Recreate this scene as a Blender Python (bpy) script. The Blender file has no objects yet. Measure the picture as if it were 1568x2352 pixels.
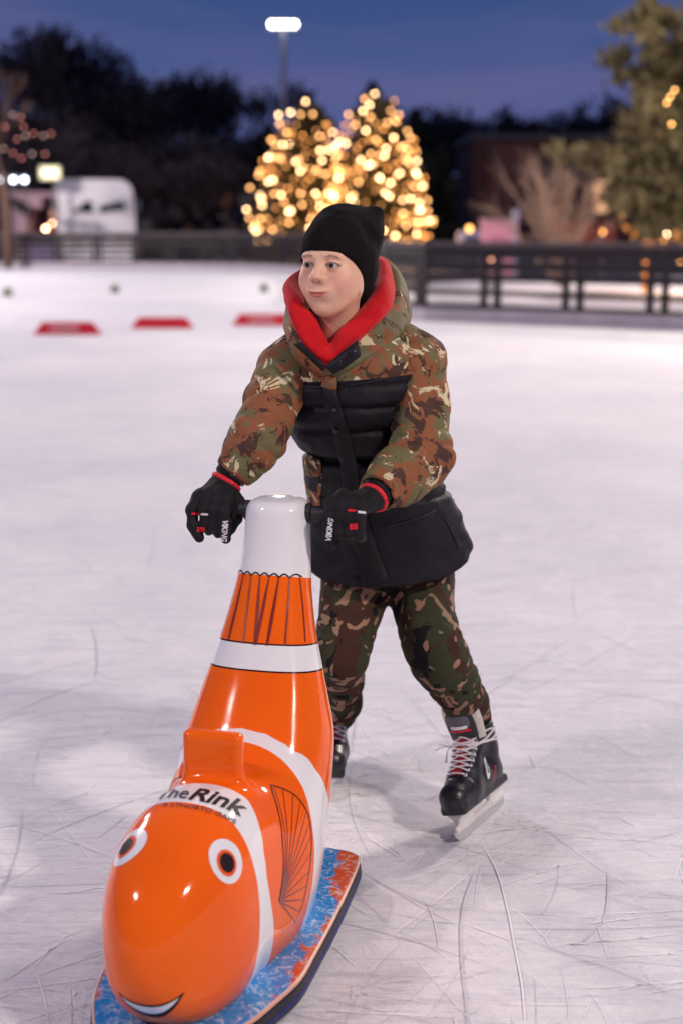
import bpy, bmesh, math, random
import numpy as np
from mathutils import Vector, Matrix
from mathutils.bvhtree import BVHTree

random.seed(7)
rng = np.random.default_rng(11)
C = bpy.context.scene.collection
SC = bpy.context.scene

# ------------------------------------------------------------------ camera
PITCH = math.radians(11.4)
CAM_H = 1.40
FPX = 50.0 / 36.0 * 2352.0
cam_d = bpy.data.cameras.new('camera')
cam = bpy.data.objects.new('camera', cam_d)
C.objects.link(cam)
cam.location = (0, 0, CAM_H)
cam.rotation_euler = (math.pi / 2 - PITCH, 0, 0)
cam_d.sensor_fit = 'VERTICAL'
cam_d.sensor_height = 36.0
cam_d.lens = 50.0
cam_d.clip_start = 0.05
cam_d.clip_end = 2500
cam_d.dof.use_dof = True
cam_d.dof.focus_distance = 2.95
cam_d.dof.aperture_fstop = 2.2
SC.camera = cam
SC.render.engine = 'CYCLES'
SC.cycles.use_denoising = True
try:
    SC.cycles.denoiser = 'OPENIMAGEDENOISE'
except Exception:
    pass
SC.cycles.use_adaptive_sampling = False
SC.cycles.sample_clamp_indirect = 4.0
SC.cycles.max_bounces = 6
SC.cycles.diffuse_bounces = 3
SC.cycles.glossy_bounces = 3
SC.cycles.transparent_max_bounces = 8
SC.cycles.caustics_reflective = False
SC.cycles.caustics_refractive = False

# ------------------------------------------------------------------ world (dusk sky)
world = bpy.data.worlds.new('World')
SC.world = world
world.use_nodes = True
wn, wl = world.node_tree.nodes, world.node_tree.links
bg = wn['Background']
tc = wn.new('ShaderNodeTexCoord')
sep = wn.new('ShaderNodeSeparateXYZ')
wl.new(tc.outputs['Generated'], sep.inputs[0])
ramp = wn.new('ShaderNodeValToRGB')
wl.new(sep.outputs['Z'], ramp.inputs[0])
cr = ramp.color_ramp
cr.elements[0].position = 0.0
cr.elements[0].color = (0.108, 0.122, 0.315, 1)
cr.elements[1].position = 1.0
cr.elements[1].color = (0.022, 0.045, 0.16, 1)
e = cr.elements.new(0.07); e.color = (0.080, 0.108, 0.290, 1)
e = cr.elements.new(0.15); e.color = (0.040, 0.078, 0.222, 1)
mp = wn.new('ShaderNodeMapping')
wl.new(tc.outputs['Generated'], mp.inputs[0])
mp.inputs['Scale'].default_value = (1.0, 1.0, 7.0)
nz = wn.new('ShaderNodeTexNoise')
nz.inputs['Scale'].default_value = 2.6
nz.inputs['Detail'].default_value = 4
nz.inputs['Roughness'].default_value = 0.55
wl.new(mp.outputs[0], nz.inputs['Vector'])
r2 = wn.new('ShaderNodeValToRGB')
r2.color_ramp.elements[0].position = 0.40
r2.color_ramp.elements[1].position = 0.64
r2.color_ramp.elements[1].color = (0.75, 0.75, 0.75, 1)
wl.new(nz.outputs['Fac'], r2.inputs[0])
mx = wn.new('ShaderNodeMixRGB')
wl.new(r2.outputs[0], mx.inputs[0])
wl.new(ramp.outputs[0], mx.inputs[1])
mx.inputs[2].default_value = (0.122, 0.122, 0.275, 1)
wl.new(mx.outputs[0], bg.inputs['Color'])
bg.inputs['Strength'].default_value = 1.0

SC.view_settings.view_transform = 'Standard'
SC.view_settings.look = 'None'
SC.view_settings.gamma = 1.0
SC.view_settings.exposure = 0.0

# ------------------------------------------------------------------ floodlight lamps (on the masts built below)
def lamp(name, loc, power, col, size, target):
    ld = bpy.data.lights.new(name, 'AREA')
    ld.shape = 'RECTANGLE'
    ld.size = size * 1.35
    ld.size_y = size * 0.5
    ld.energy = power
    ld.color = col
    o = bpy.data.objects.new(name, ld)
    C.objects.link(o)
    o.location = loc
    d = Vector(target) - Vector(loc)
    o.rotation_euler = d.to_track_quat('-Z', 'Y').to_euler()
    return o

WARM = (1.0, 0.85, 0.74)
PINKW = (1.0, 0.87, 0.84)
LAMPS = [  # name, location, power, colour, diameter, aim
    ('floodlight_beam', (7.5, -3.5, 8.0), 980, WARM, 0.9, (0, 4, 0.8)),
    ('floodlight_beam', (-9.0, -2.0, 9.0), 620, PINKW, 0.9, (0, 4, 0.8)),
    ('floodlight_beam', (11.0, 17.5, 10.0), 2300, WARM, 0.9, (8, 14, 0)),
    ('floodlight_beam', (-15.0, 24.0, 10.5), 2600, PINKW, 1.2, (-8, 17, 0)),
    ('floodlight_beam', (-19.0, 37.0, 10.0), 4200, PINKW, 1.0, (-10, 40, 0)),  # added lamp, source unseen: brightens the coach and far left ice
    ('floodlight_beam', (14.0, 31.0, 9.5), 2600, WARM, 1.0, (7, 29, 0)),  # added lamp, source unseen: brightens the snow behind the right fence
    ('floodlight_beam', (-2.9, 68.0, 11.0), 1200, (1.0, 0.92, 0.85), 1.0, (-3, 35, 0)),
]

for L_ in LAMPS: lamp(*L_)

# ------------------------------------------------------------------ projection helpers
CP, SP = math.cos(PITCH), math.sin(PITCH)
def ray(x, y):
    u = (x - 784.0) / FPX
    v = (1176.0 - y) / FPX
    return Vector((u, CP + v * SP, -SP + v * CP))
def P(x, y, Y):
    d = ray(x, y)
    return Vector((0, 0, CAM_H)) + d * (Y / d.y)
def G(x, y, z=0.0):
    d = ray(x, y)
    return Vector((0, 0, CAM_H)) + d * ((z - CAM_H) / d.z)

# ------------------------------------------------------------------ object helpers
def tag(o, label=None, cat=None, group=None, kind=None):
    if label: o['label'] = label
    if cat: o['category'] = cat
    if group: o['group'] = group
    if kind: o['kind'] = kind
    return o
def empty(name, loc=(0, 0, 0), rz=0.0, parent=None):
    o = bpy.data.objects.new(name, None)
    o.empty_display_size = 0.2
    C.objects.link(o)
    o.location = loc
    o.rotation_euler = (0, 0, rz)
    if parent: o.parent = parent
    return o
def link(name, me, mats=None, parent=None, loc=None, smooth=True):
    o = bpy.data.objects.new(name, me)
    C.objects.link(o)
    if mats is not None:
        if not isinstance(mats, (list, tuple)): mats = [mats]
        me.materials.clear()
        for m in mats: me.materials.append(m)
    if parent: o.parent = parent
    if loc is not None: o.location = loc
    if smooth and len(me.polygons):
        me.polygons.foreach_set('use_smooth', np.ones(len(me.polygons), dtype=bool))
        me.update()
    return o
def mesh_np(name, V, F):
    """V (n,3) array, F (m,k) int array, all faces with k corners"""
    V = np.asarray(V, dtype=np.float32); F = np.asarray(F, dtype=np.int32)
    me = bpy.data.meshes.new(name)
    me.vertices.add(len(V)); me.vertices.foreach_set('co', V.ravel())
    k = F.shape[1]
    me.loops.add(F.size); me.loops.foreach_set('vertex_index', F.ravel())
    me.polygons.add(len(F))
    me.polygons.foreach_set('loop_start', np.arange(0, F.size, k, dtype=np.int32))
    me.polygons.foreach_set('loop_total', np.full(len(F), k, dtype=np.int32))
    me.update(calc_edges=True)
    me.validate()
    return me
class MB:
    """collects simple shapes and builds one mesh"""
    def __init__(s): s.v = []; s.f = []
    def add(s, vs, fs):
        n = len(s.v); s.v += [tuple(v) for v in vs]; s.f += [tuple(i + n for i in f) for f in fs]
        return s
    def box(s, c, d, rot=None, taper=1.0):
        x, y, z = (d[0] / 2, d[1] / 2, d[2] / 2)
        vs = [Vector((sx * x * (taper if sz > 0 else 1), sy * y * (taper if sz > 0 else 1), sz * z)) for sz in (-1, 1) for sy in (-1, 1) for sx in (-1, 1)]
        if rot is not None: vs = [rot @ v for v in vs]
        vs = [v + Vector(c) for v in vs]
        return s.add(vs, [(0, 2, 3, 1), (4, 5, 7, 6), (0, 1, 5, 4), (2, 6, 7, 3), (0, 4, 6, 2), (1, 3, 7, 5)])
    def tube(s, pts, r, n=8, cap=True, flat=1.0, up=None):
        pts = [Vector(p) for p in pts]
        m = len(pts)
        rs = r if isinstance(r, (list, tuple)) else [r] * m
        rings = []
        prev = None
        for i, p in enumerate(pts):
            t = (pts[min(i + 1, m - 1)] - pts[max(i - 1, 0)]).normalized()
            ref = Vector(up) if up is not None else (prev if prev is not None else (Vector((0, 0, 1)) if abs(t.z) < 0.9 else Vector((1, 0, 0))))
            a = (ref - t * ref.dot(t)).normalized()
            b = t.cross(a)
            prev = a
            rings.append([p + (a * math.cos(2 * math.pi * k / n) * flat + b * math.sin(2 * math.pi * k / n)) * rs[i] for k in range(n)])
        vs = [v for rr in rings for v in rr]
        fs = []
        for i in range(m - 1):
            for k in range(n):
                k2 = (k + 1) % n
                fs.append((i * n + k, i * n + k2, (i + 1) * n + k2, (i + 1) * n + k))
        if cap:
            fs.append(tuple(range(n))[::-1]); fs.append(tuple((m - 1) * n + k for k in range(n)))
        return s.add(vs, fs)
    def mesh(s, name):
        me = bpy.data.meshes.new(name); me.from_pydata(s.v, [], s.f); me.update(); return me
    def build(s, name, mat, parent=None, loc=None, smooth=False, bevel=0.0):
        o = link(name, s.mesh(name), mat, parent, loc, smooth)
        if bevel:
            b = o.modifiers.new('bevel', 'BEVEL'); b.width = bevel; b.segments = 2; b.limit_method = 'ANGLE'
        return o
def ico(r, sub=1):
    bm = bmesh.new(); bmesh.ops.create_icosphere(bm, subdivisions=sub, radius=r)
    me = bpy.data.meshes.new('ico'); bm.to_mesh(me); bm.free(); return me

# ------------------------------------------------------------------ numpy SDF toolkit
def vnoise(p, f=1.0, seed=0):
    q = np.asarray(p, dtype=np.float64) * f + 100.0 + seed * 17.3
    i = np.floor(q).astype(np.int64); t = q - i
    t = t * t * (3 - 2 * t)
    def h(a, b, c):
        n = (a * 374761393 + b * 668265263 + c * 2147483647 + seed * 1274126177) & 0xffffffff
        n = ((n ^ (n >> 13)) * 1274126177) & 0xffffffff
        return ((n ^ (n >> 16)) & 0xffff) / 32767.5 - 1.0
    r = 0
    for dx in (0, 1):
        wx = t[:, 0] if dx else 1 - t[:, 0]
        for dy in (0, 1):
            wy = t[:, 1] if dy else 1 - t[:, 1]
            for dz in (0, 1):
                wz = t[:, 2] if dz else 1 - t[:, 2]
                r = r + wx * wy * wz * h(i[:, 0] + dx, i[:, 1] + dy, i[:, 2] + dz)
    return r
def smin(a, b, k):
    h = np.clip(0.5 + 0.5 * (b - a) / k, 0, 1)
    return b + (a - b) * h - k * h * (1 - h)
def smax(a, b, k): return -smin(-a, -b, k)
def cone(p, a, b, ra, rb):
    a = np.asarray(a, dtype=np.float64); b = np.asarray(b, dtype=np.float64)
    ba = b - a; pa = p - a
    t = np.clip(pa @ ba / max(ba @ ba, 1e-12), 0, 1)
    return np.linalg.norm(pa - t[:, None] * ba, axis=1) - (ra + (rb - ra) * t)
def ell(p, c, r):
    q = p - np.asarray(c); r = np.asarray(r, dtype=np.float64)
    k0 = np.linalg.norm(q / r, axis=1); k1 = np.linalg.norm(q / (r * r), axis=1)
    return k0 * (k0 - 1) / np.maximum(k1, 1e-9)
def rbox(p, c, h, r):
    q = np.abs(p - np.asarray(c)) - (np.asarray(h) - r)
    return np.linalg.norm(np.maximum(q, 0), axis=1) + np.minimum(q.max(axis=1), 0) - r
def chain(p, pts, rs, k=0.02):
    d = None
    for i in range(len(pts) - 1):
        e_ = cone(p, pts[i], pts[i + 1], rs[i], rs[i + 1])
        d = e_ if d is None else smin(d, e_, k)
    return d
def along(p, pts):
    """arc-length of nearest point on polyline"""
    best = None; s0 = 0.0; res = None
    for i in range(len(pts) - 1):
        a = np.asarray(pts[i], float); b = np.asarray(pts[i + 1], float)
        ba = b - a; L = np.linalg.norm(ba); pa = p - a
        t = np.clip(pa @ ba / (L * L), 0, 1)
        d = np.linalg.norm(pa - t[:, None] * ba, axis=1)
        s = s0 + t * L
        if best is None: best, res = d, s
        else:
            m = d < best
            best = np.where(m, d, best); res = np.where(m, s, res)
        s0 += L
    return res
def smooth_keys(keys, n=60):
    """keys sorted by first column -> densely sampled by Catmull-Rom"""
    K = np.array(keys, float)
    K = K[np.argsort(K[:, 0])]
    out = []
    for i in range(len(K) - 1):
        p0, p1, p2, p3 = K[max(i - 1, 0)], K[i], K[i + 1], K[min(i + 2, len(K) - 1)]
        for t in np.linspace(0, 1, 10, endpoint=False):
            out.append(0.5 * ((2 * p1) + (-p0 + p2) * t + (2 * p0 - 5 * p1 + 4 * p2 - p3) * t * t + (-p0 + 3 * p1 - 3 * p2 + p3) * t ** 3))
    out.append(K[-1])
    o = np.array(out)
    o = o[np.argsort(o[:, 0])]
    return o
def column(p, D, ex=2.0):
    """horizontal elliptical sections: D rows (z, cx, cy, rx, ry)"""
    z = p[:, 2]
    cx, cy, rx, ry = (np.interp(z, D[:, 0], D[:, j]) for j in (1, 2, 3, 4))
    q = (np.abs((p[:, 0] - cx) / rx) ** ex + np.abs((p[:, 1] - cy) / ry) ** ex) ** (1 / ex)
    return (q - 1) * np.minimum(rx, ry)
def surface_nets(f, lo, hi, h):
    lo = np.asarray(lo, float); hi = np.asarray(hi, float)
    n = np.ceil((hi - lo) / h).astype(int) + 1
    ax = [lo[i] + h * np.arange(n[i]) for i in range(3)]
    X, Y, Z = np.meshgrid(*ax, indexing='ij')
    pts = np.stack([X.ravel(), Y.ravel(), Z.ravel()], axis=1)
    D = np.empty(len(pts), np.float32)
    CH = 400000
    for s in range(0, len(pts), CH): D[s:s + CH] = f(pts[s:s + CH])
    D = D.reshape(n)
    D[0], D[-1] = 1, 1; D[:, 0], D[:, -1] = 1, 1; D[:, :, 0], D[:, :, -1] = 1, 1
    m = n - 1
    S = D < 0
    acc = np.zeros(tuple(m) + (3,), np.float32); cnt = np.zeros(tuple(m), np.float32)
    offs = [(a, b, c) for a in (0, 1) for b in (0, 1) for c in (0, 1)]
    def sub(A, o): return A[o[0]:o[0] + m[0], o[1]:o[1] + m[1], o[2]:o[2] + m[2]]
    for o in offs:
        for a in range(3):
            if o[a]: continue
            o2 = list(o); o2[a] = 1
            s1, s2 = sub(S, o), sub(S, o2)
            c = s1 != s2
            d1, d2 = sub(D, o), sub(D, o2)
            t = np.where(c, d1 / np.where(c, d1 - d2, 1), 0)
            cf = c.astype(np.float32)
            for j in range(3):
                acc[..., j] += cf * (o[j] + (t if j == a else 0))
            cnt += cf
    act = cnt > 0
    idx = -np.ones(tuple(m), np.int64); idx[act] = np.arange(act.sum())
    ijk = np.argwhere(act)
    V = lo + h * (ijk + acc[act] / cnt[act][:, None])
    quads = []
    for a in range(3):
        b, c = (a + 1) % 3, (a + 2) % 3
        sl1 = [slice(None)] * 3; sl2 = [slice(None)] * 3
        sl1[a] = slice(0, -1); sl2[a] = slice(1, None)
        s1, s2 = S[tuple(sl1)], S[tuple(sl2)]
        E = np.argwhere(s1 != s2)
        ok = (E[:, b] > 0) & (E[:, c] > 0) & (E[:, b] < n[b] - 1) & (E[:, c] < n[c] - 1)
        E = E[ok]
        fl = s1[tuple(E.T)]
        def cell(db, dc):
            q = E.copy(); q[:, b] -= db; q[:, c] -= dc
            return idx[tuple(q.T)]
        q = np.stack([cell(1, 1), cell(0, 1), cell(0, 0), cell(1, 0)], axis=1)
        q[~fl] = q[~fl][:, ::-1]
        quads.append(q)
    F = np.concatenate(quads)
    F = F[(F >= 0).all(axis=1)]
    return V, F
def grad(f, V, e=5e-4):
    g = np.zeros_like(V)
    for a in range(3):
        d = np.zeros(3); d[a] = e
        g[:, a] = (f(V + d) - f(V - d)) / (2 * e)
    return g
def sculpt(name, f, lo, hi, h, project=2):
    V, F = surface_nets(f, lo, hi, h)
    V = V.astype(np.float64)
    for _ in range(project):
        d = f(V); g = grad(f, V)
        g2 = np.maximum((g * g).sum(axis=1), 0.05)
        step = np.clip(d / g2, -0.6 * h, 0.6 * h)
        V = V - g * step[:, None]
    return V, F
def attr(me, name, vals):
    a = me.attributes.new(name, 'FLOAT', 'POINT')
    a.data.foreach_set('value', np.asarray(vals, dtype=np.float32))
def attr_col(me, name, vals):
    a = me.attributes.new(name, 'FLOAT_COLOR', 'POINT')
    v = np.ones((len(vals), 4), np.float32); v[:, :3] = vals
    a.data.foreach_set('color', v.ravel())
def bvh_of(V, F):
    return BVHTree.FromPolygons([tuple(v) for v in V], [tuple(int(i) for i in f) for f in F])

# ------------------------------------------------------------------ material helpers
def new_mat(name):
    m = bpy.data.materials.new(name); m.use_nodes = True
    nt = m.node_tree
    return m, nt.nodes, nt.links, nt.nodes['Principled BSDF']
def node(ns, t, **kw):
    n = ns.new(t)
    for k, v in kw.items():
        if k in n.inputs: n.inputs[k].default_value = v
        else: setattr(n, k, v)
    return n
def rgba(c): return (c[0], c[1], c[2], 1.0)
def mat(name, col, rough=0.5, var=0.15, scale=30, bump=0.0, bscale=None, metal=0.0, spec=0.5, coat=0.0, sheen=0.0, emit=None, estr=0.0):
    m, ns, ls, b = new_mat(name)
    t = node(ns, 'ShaderNodeTexCoord')
    n = node(ns, 'ShaderNodeTexNoise', Scale=scale, Detail=4.0)
    ls.new(t.outputs['Object'], n.inputs['Vector'])
    mx_ = node(ns, 'ShaderNodeMixRGB')
    mx_.inputs[1].default_value = rgba([c * (1 - var) for c in col])
    mx_.inputs[2].default_value = rgba([min(1, c * (1 + var)) for c in col])
    ls.new(n.outputs['Fac'], mx_.inputs[0])
    ls.new(mx_.outputs[0], b.inputs['Base Color'])
    b.inputs['Roughness'].default_value = rough
    b.inputs['Metallic'].default_value = metal
    b.inputs['Specular IOR Level'].default_value = spec
    b.inputs['Coat Weight'].default_value = coat
    b.inputs['Coat Roughness'].default_value = 0.05
    if sheen:
        b.inputs['Sheen Weight'].default_value = sheen
        b.inputs['Sheen Roughness'].default_value = 0.5
    if bump:
        n2 = node(ns, 'ShaderNodeTexNoise', Scale=bscale or scale * 4, Detail=3.0)
        ls.new(t.outputs['Object'], n2.inputs['Vector'])
        bp = node(ns, 'ShaderNodeBump', Strength=bump, Distance=0.004)
        ls.new(n2.outputs['Fac'], bp.inputs['Height'])
        ls.new(bp.outputs[0], b.inputs['Normal'])
    if emit:
        b.inputs['Emission Color'].default_value = rgba(emit)
        b.inputs['Emission Strength'].default_value = estr
        m.cycles.emission_sampling = 'NONE'
    return m
def camo_mat(name, layers, base, rough=0.75, bump=0.25, split=None):
    """layers: (colour, scale, threshold, detail, distortion, offset). split: (attribute, colour) paints colour where attribute<0"""
    m, ns, ls, b = new_mat(name)
    t = node(ns, 'ShaderNodeTexCoord')
    cur = None
    for (col, sc, th, det, dis, off) in layers:
        mpn = node(ns, 'ShaderNodeMapping')
        mpn.inputs['Location'].default_value = (off, off * 0.7, off * 1.3)
        ls.new(t.outputs['Object'], mpn.inputs[0])
        n = node(ns, 'ShaderNodeTexNoise', Scale=sc, Detail=det, Distortion=dis, Roughness=0.62)
        ls.new(mpn.outputs[0], n.inputs['Vector'])
        rp = node(ns, 'ShaderNodeMapRange')
        rp.inputs['From Min'].default_value = th - 0.006
        rp.inputs['From Max'].default_value = th + 0.006
        ls.new(n.outputs['Fac'], rp.inputs[0])
        mx_ = node(ns, 'ShaderNodeMixRGB')
        ls.new(rp.outputs[0], mx_.inputs[0])
        if cur is None: mx_.inputs[1].default_value = rgba(base)
        else: ls.new(cur, mx_.inputs[1])
        mx_.inputs[2].default_value = rgba(col)
        cur = mx_.outputs[0]
    rn = None
    if split:
        at = node(ns, 'ShaderNodeAttribute', attribute_name=split[0])
        gt = node(ns, 'ShaderNodeMath', operation='GREATER_THAN')
        ls.new(at.outputs['Fac'], gt.inputs[0]); gt.inputs[1].default_value = 0.0
        mx_ = node(ns, 'ShaderNodeMixRGB')
        ls.new(gt.outputs[0], mx_.inputs[0])
        mx_.inputs[1].default_value = rgba(split[1])
        ls.new(cur, mx_.inputs[2]); cur = mx_.outputs[0]
        mr = node(ns, 'ShaderNodeMapRange')
        mr.inputs['To Min'].default_value = 0.62; mr.inputs['To Max'].default_value = rough
        ls.new(gt.outputs[0], mr.inputs[0]); ls.new(mr.outputs[0], b.inputs['Roughness'])
    else:
        b.inputs['Roughness'].default_value = rough
    ls.new(cur, b.inputs['Base Color'])
    b.inputs['Specular IOR Level'].default_value = 0.25
    n1 = node(ns, 'ShaderNodeTexNoise', Scale=26.0, Detail=5.0, Distortion=0.8)
    ls.new(t.outputs['Object'], n1.inputs['Vector'])
    n2 = node(ns, 'ShaderNodeTexNoise', Scale=420.0, Detail=2.0)
    ls.new(t.outputs['Object'], n2.inputs['Vector'])
    b1 = node(ns, 'ShaderNodeBump', Strength=bump, Distance=0.02)
    ls.new(n1.outputs['Fac'], b1.inputs['Height'])
    b2 = node(ns, 'ShaderNodeBump', Strength=0.15, Distance=0.002)
    ls.new(n2.outputs['Fac'], b2.inputs['Height']); ls.new(b1.outputs[0], b2.inputs['Normal'])
    ls.new(b2.outputs[0], b.inputs['Normal'])
    return m
RUST, OLIVE, DBROWN, TAN = (0.25, 0.092, 0.040), (0.145, 0.130, 0.058), (0.070, 0.032, 0.024), (0.62, 0.53, 0.33)
VEG = [(OLIVE, 16, 0.52, 6, 0.4, 3.1), (DBROWN, 22, 0.565, 6, 0.5, 9.3), (TAN, 19, 0.595, 6, 0.9, 5.7)]
M = {}
M['camo'] = camo_mat('camouflage_sleeve_fabric', VEG, RUST)
M['jacket'] = camo_mat('jacket_fabric', VEG, RUST, split=('yoke', (0.0085, 0.007, 0.011)))
M['olive'] = camo_mat('olive_hood_fabric', [(RUST, 9, 0.56, 5, 0.5, 7.7), (DBROWN, 15, 0.60, 6, 0.5, 1.9), (TAN, 13, 0.64, 6, 0.9, 2.2)], (0.15, 0.135, 0.07))
M['woodland'] = camo_mat('camouflage_trousers_fabric',
    [((0.05, 0.022, 0.014), 9, 0.49, 2.5, 0.9, 1.3), ((0.008, 0.007, 0.008), 12, 0.56, 2.5, 1.0, 4.9), ((0.29, 0.18, 0.115), 14.5, 0.585, 1.5, 1.7, 8.8)],
    (0.038, 0.042, 0.02), rough=0.9)
M['black_nylon'] = mat('black_nylon', (0.0075, 0.0063, 0.0095), 0.6, 0.2, 12, 0.35, 40, spec=0.25)
M['knit'] = mat('black_knit', (0.0065, 0.0055, 0.0065), 0.95, 0.25, 60, 0.5, 500, spec=0.15)
M['red_fleece'] = mat('red_fleece', (0.53, 0.005, 0.010), 0.85, 0.12, 25, 0.3, 300, sheen=0.1, spec=0.2)
M['glove'] = mat('black_glove_fabric', (0.008, 0.007, 0.009), 0.75, 0.3, 50, 0.5, 300, spec=0.3)
M['red_trim'] = mat('red_trim', (0.65, 0.008, 0.02), 0.6, 0.1, 80)
M['white_print'] = mat('white_print', (0.7, 0.7, 0.72), 0.6, 0.05, 80)
M['strap'] = mat('black_rubber_strap', (0.02, 0.02, 0.028), 0.35, 0.1, 30)
M['bar'] = mat('black_rubber_grip', (0.012, 0.012, 0.016), 0.5, 0.2, 60, 0.3, 300)

# ------------------------------------------------------------------ print, ribbon and text helpers
def subdiv(vs, fs, maxlen):
    bm = bmesh.new()
    bv = [bm.verts.new(v) for v in vs]
    for f in fs:
        try: bm.faces.new([bv[i] for i in f])
        except ValueError: pass
    bmesh.ops.triangulate(bm, faces=bm.faces[:])
    for _ in range(5):
        es = [e_ for e_ in bm.edges if e_.calc_length() > maxlen]
        if not es: break
        bmesh.ops.subdivide_edges(bm, edges=es, cuts=1)
        bmesh.ops.triangulate(bm, faces=bm.faces[:])
    bmesh.ops.remove_doubles(bm, verts=bm.verts[:], dist=1e-6)
    me = bpy.data.meshes.new('tmp'); bm.to_mesh(me); bm.free()
    return me
def wrap(bvh, name, vs2, fs, cen, right, up, mat_, parent, off=0.0008, maxlen=0.006, ox=None):
    """lay a flat outline (x right, y up) on a surface: print, patch or thin trim following it"""
    cen, right, up = Vector(cen), Vector(right).normalized(), Vector(up).normalized()
    nrm = right.cross(up).normalized()
    me = subdiv([(v[0], v[1], 0) for v in vs2], fs, maxlen)
    for v in me.vertices:
        o_ = cen + right * v.co.x + up * v.co.y + nrm * 0.25
        h, n, i, t = bvh.ray_cast(o_, -nrm)
        if h is None or t > 0.40:
            h2 = bvh.find_nearest(cen + right * v.co.x + up * v.co.y)
            h, n = h2[0], h2[1]
        if n.dot(nrm) < 0: n = -n
        v.co = h + n * off
    if ox is not None:
        for v in me.vertices: v.co -= Vector(ox)
    return link(name, me, mat_, parent, smooth=True)
def ribbon(bvh, pts, w, off=0.0009, close=False):
    """narrow print line on a surface through 3-D points; returns verts, faces"""
    P_ = []
    for i in range(len(pts) - (0 if close else 1)):
        a, b_ = Vector(pts[i]), Vector(pts[(i + 1) % len(pts)])
        n_ = max(2, int((b_ - a).length / 0.006))
        for k in range(n_): P_.append(a.lerp(b_, k / n_))
    if not close: P_.append(Vector(pts[-1]))
    N = []
    Q = []
    for p in P_:
        h, n, i, t = bvh.find_nearest(p)
        Q.append(h); N.append(n)
    V, F = [], []
    m = len(Q)
    ws = w if callable(w) else (lambda t: w)
    for i in range(m):
        a = Q[(i - 1) % m if close else max(i - 1, 0)]; b_ = Q[(i + 1) % m if close else min(i + 1, m - 1)]
        t = (b_ - a)
        if t.length < 1e-9: t = Vector((1, 0, 0))
        s_ = t.normalized().cross(N[i]).normalized() * ws(i / max(1, m - 1)) * 0.5
        V += [Q[i] - s_ + N[i] * off, Q[i] + s_ + N[i] * off]
    for i in range(m if close else m - 1):
        j = (i + 1) % m
        F.append((2 * i, 2 * i + 1, 2 * j + 1, 2 * j))
    return V, F
def catm(pts, n=8, close=False):
    pts = [Vector(p) for p in pts]; out = []
    m = len(pts)
    for i in range(m if close else m - 1):
        g_ = (lambda k: pts[k % m]) if close else (lambda k: pts[min(max(k, 0), m - 1)])
        p0, p1, p2, p3 = g_(i - 1), g_(i), g_(i + 1), g_(i + 2)
        for k in range(n):
            t = k / n
            out.append(0.5 * ((2 * p1) + (p2 - p0) * t + (2 * p0 - 5 * p1 + 4 * p2 - p3) * t * t + (3 * p1 - p0 - 3 * p2 + p3) * t ** 3))
    if not close: out.append(pts[-1])
    return out
def text_mesh(s, size, bold=0.0, shear=0.0, space=1.0):
    cu = bpy.data.curves.new('txt', 'FONT'); cu.body = s; cu.size = size; cu.offset = bold; cu.shear = shear
    cu.space_character = space; cu.align_x = 'CENTER'; cu.align_y = 'CENTER'; cu.resolution_u = 3
    o = bpy.data.objects.new('txt', cu); C.objects.link(o)
    dg = bpy.context.evaluated_depsgraph_get(); dg.update()
    me = bpy.data.meshes.new_from_object(o.evaluated_get(dg))
    vs = [(v.co.x, v.co.y) for v in me.vertices]; fs = [tuple(p.vertices) for p in me.polygons]
    bpy.data.objects.remove(o); bpy.data.curves.remove(cu); bpy.data.meshes.remove(me)
    return vs, fs
def disc(r, n=32, sx=1.0):
    vs = [(0, 0)] + [(r * sx * math.cos(2 * math.pi * k / n), r * math.sin(2 * math.pi * k / n)) for k in range(n)]
    return vs, [(0, 1 + k, 1 + (k + 1) % n) for k in range(n)]

# ================================================================== setting: snow ground, ice
m, ns, ls, b = new_mat('packed_snow')
t = node(ns, 'ShaderNodeTexCoord')
n1 = node(ns, 'ShaderNodeTexNoise', Scale=0.35, Detail=5.0); ls.new(t.outputs['Object'], n1.inputs['Vector'])
x_ = node(ns, 'ShaderNodeMixRGB'); x_.inputs[1].default_value = (0.62, 0.58, 0.62, 1); x_.inputs[2].default_value = (0.78, 0.75, 0.78, 1)
ls.new(n1.outputs['Fac'], x_.inputs[0]); ls.new(x_.outputs[0], b.inputs['Base Color']); b.inputs['Roughness'].default_value = 0.9
n2 = node(ns, 'ShaderNodeTexNoise', Scale=6.0, Detail=5.0); ls.new(t.outputs['Object'], n2.inputs['Vector'])
bp = node(ns, 'ShaderNodeBump', Strength=0.5, Distance=0.05); ls.new(n2.outputs['Fac'], bp.inputs['Height']); ls.new(bp.outputs[0], b.inputs['Normal'])
M['snow'] = m
mb = MB(); mb.add([(-900, -200, -0.02), (900, -200, -0.02), (900, 1500, -0.02), (-900, 1500, -0.02)], [(0, 1, 2, 3)])
M['asphalt'] = mat('wet_dark_asphalt', (0.035, 0.030, 0.036), 0.6, 0.5, 0.25)
tag(mb.build('ground', M['asphalt']), 'dark trodden ground around the rink', kind='structure')
mb = MB(); sp0 = [(x, y) for x, y in [(16, 9), (9.5, 15.6), (4.7, 19.3), (2.3, 20.75), (1.05, 21.6), (0.62, 23.6), (0.62, 27.5)]]
sp1 = [(2.4, 36.0), (8, 40), (16, 40), (25, 34), (30, 20)]
mb.add([(x - 0.2, y - 0.2, -0.008) for x, y in sp0] + [(x, y, -0.008) for x, y in sp1], [tuple(range(len(sp0) + len(sp1)))[::-1]])
tag(mb.build('snow_verge', M['snow']), 'strip of snow behind the right fence', kind='structure')
m, ns, ls, b = new_mat('skated_ice')
t = node(ns, 'ShaderNodeTexCoord')
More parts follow.
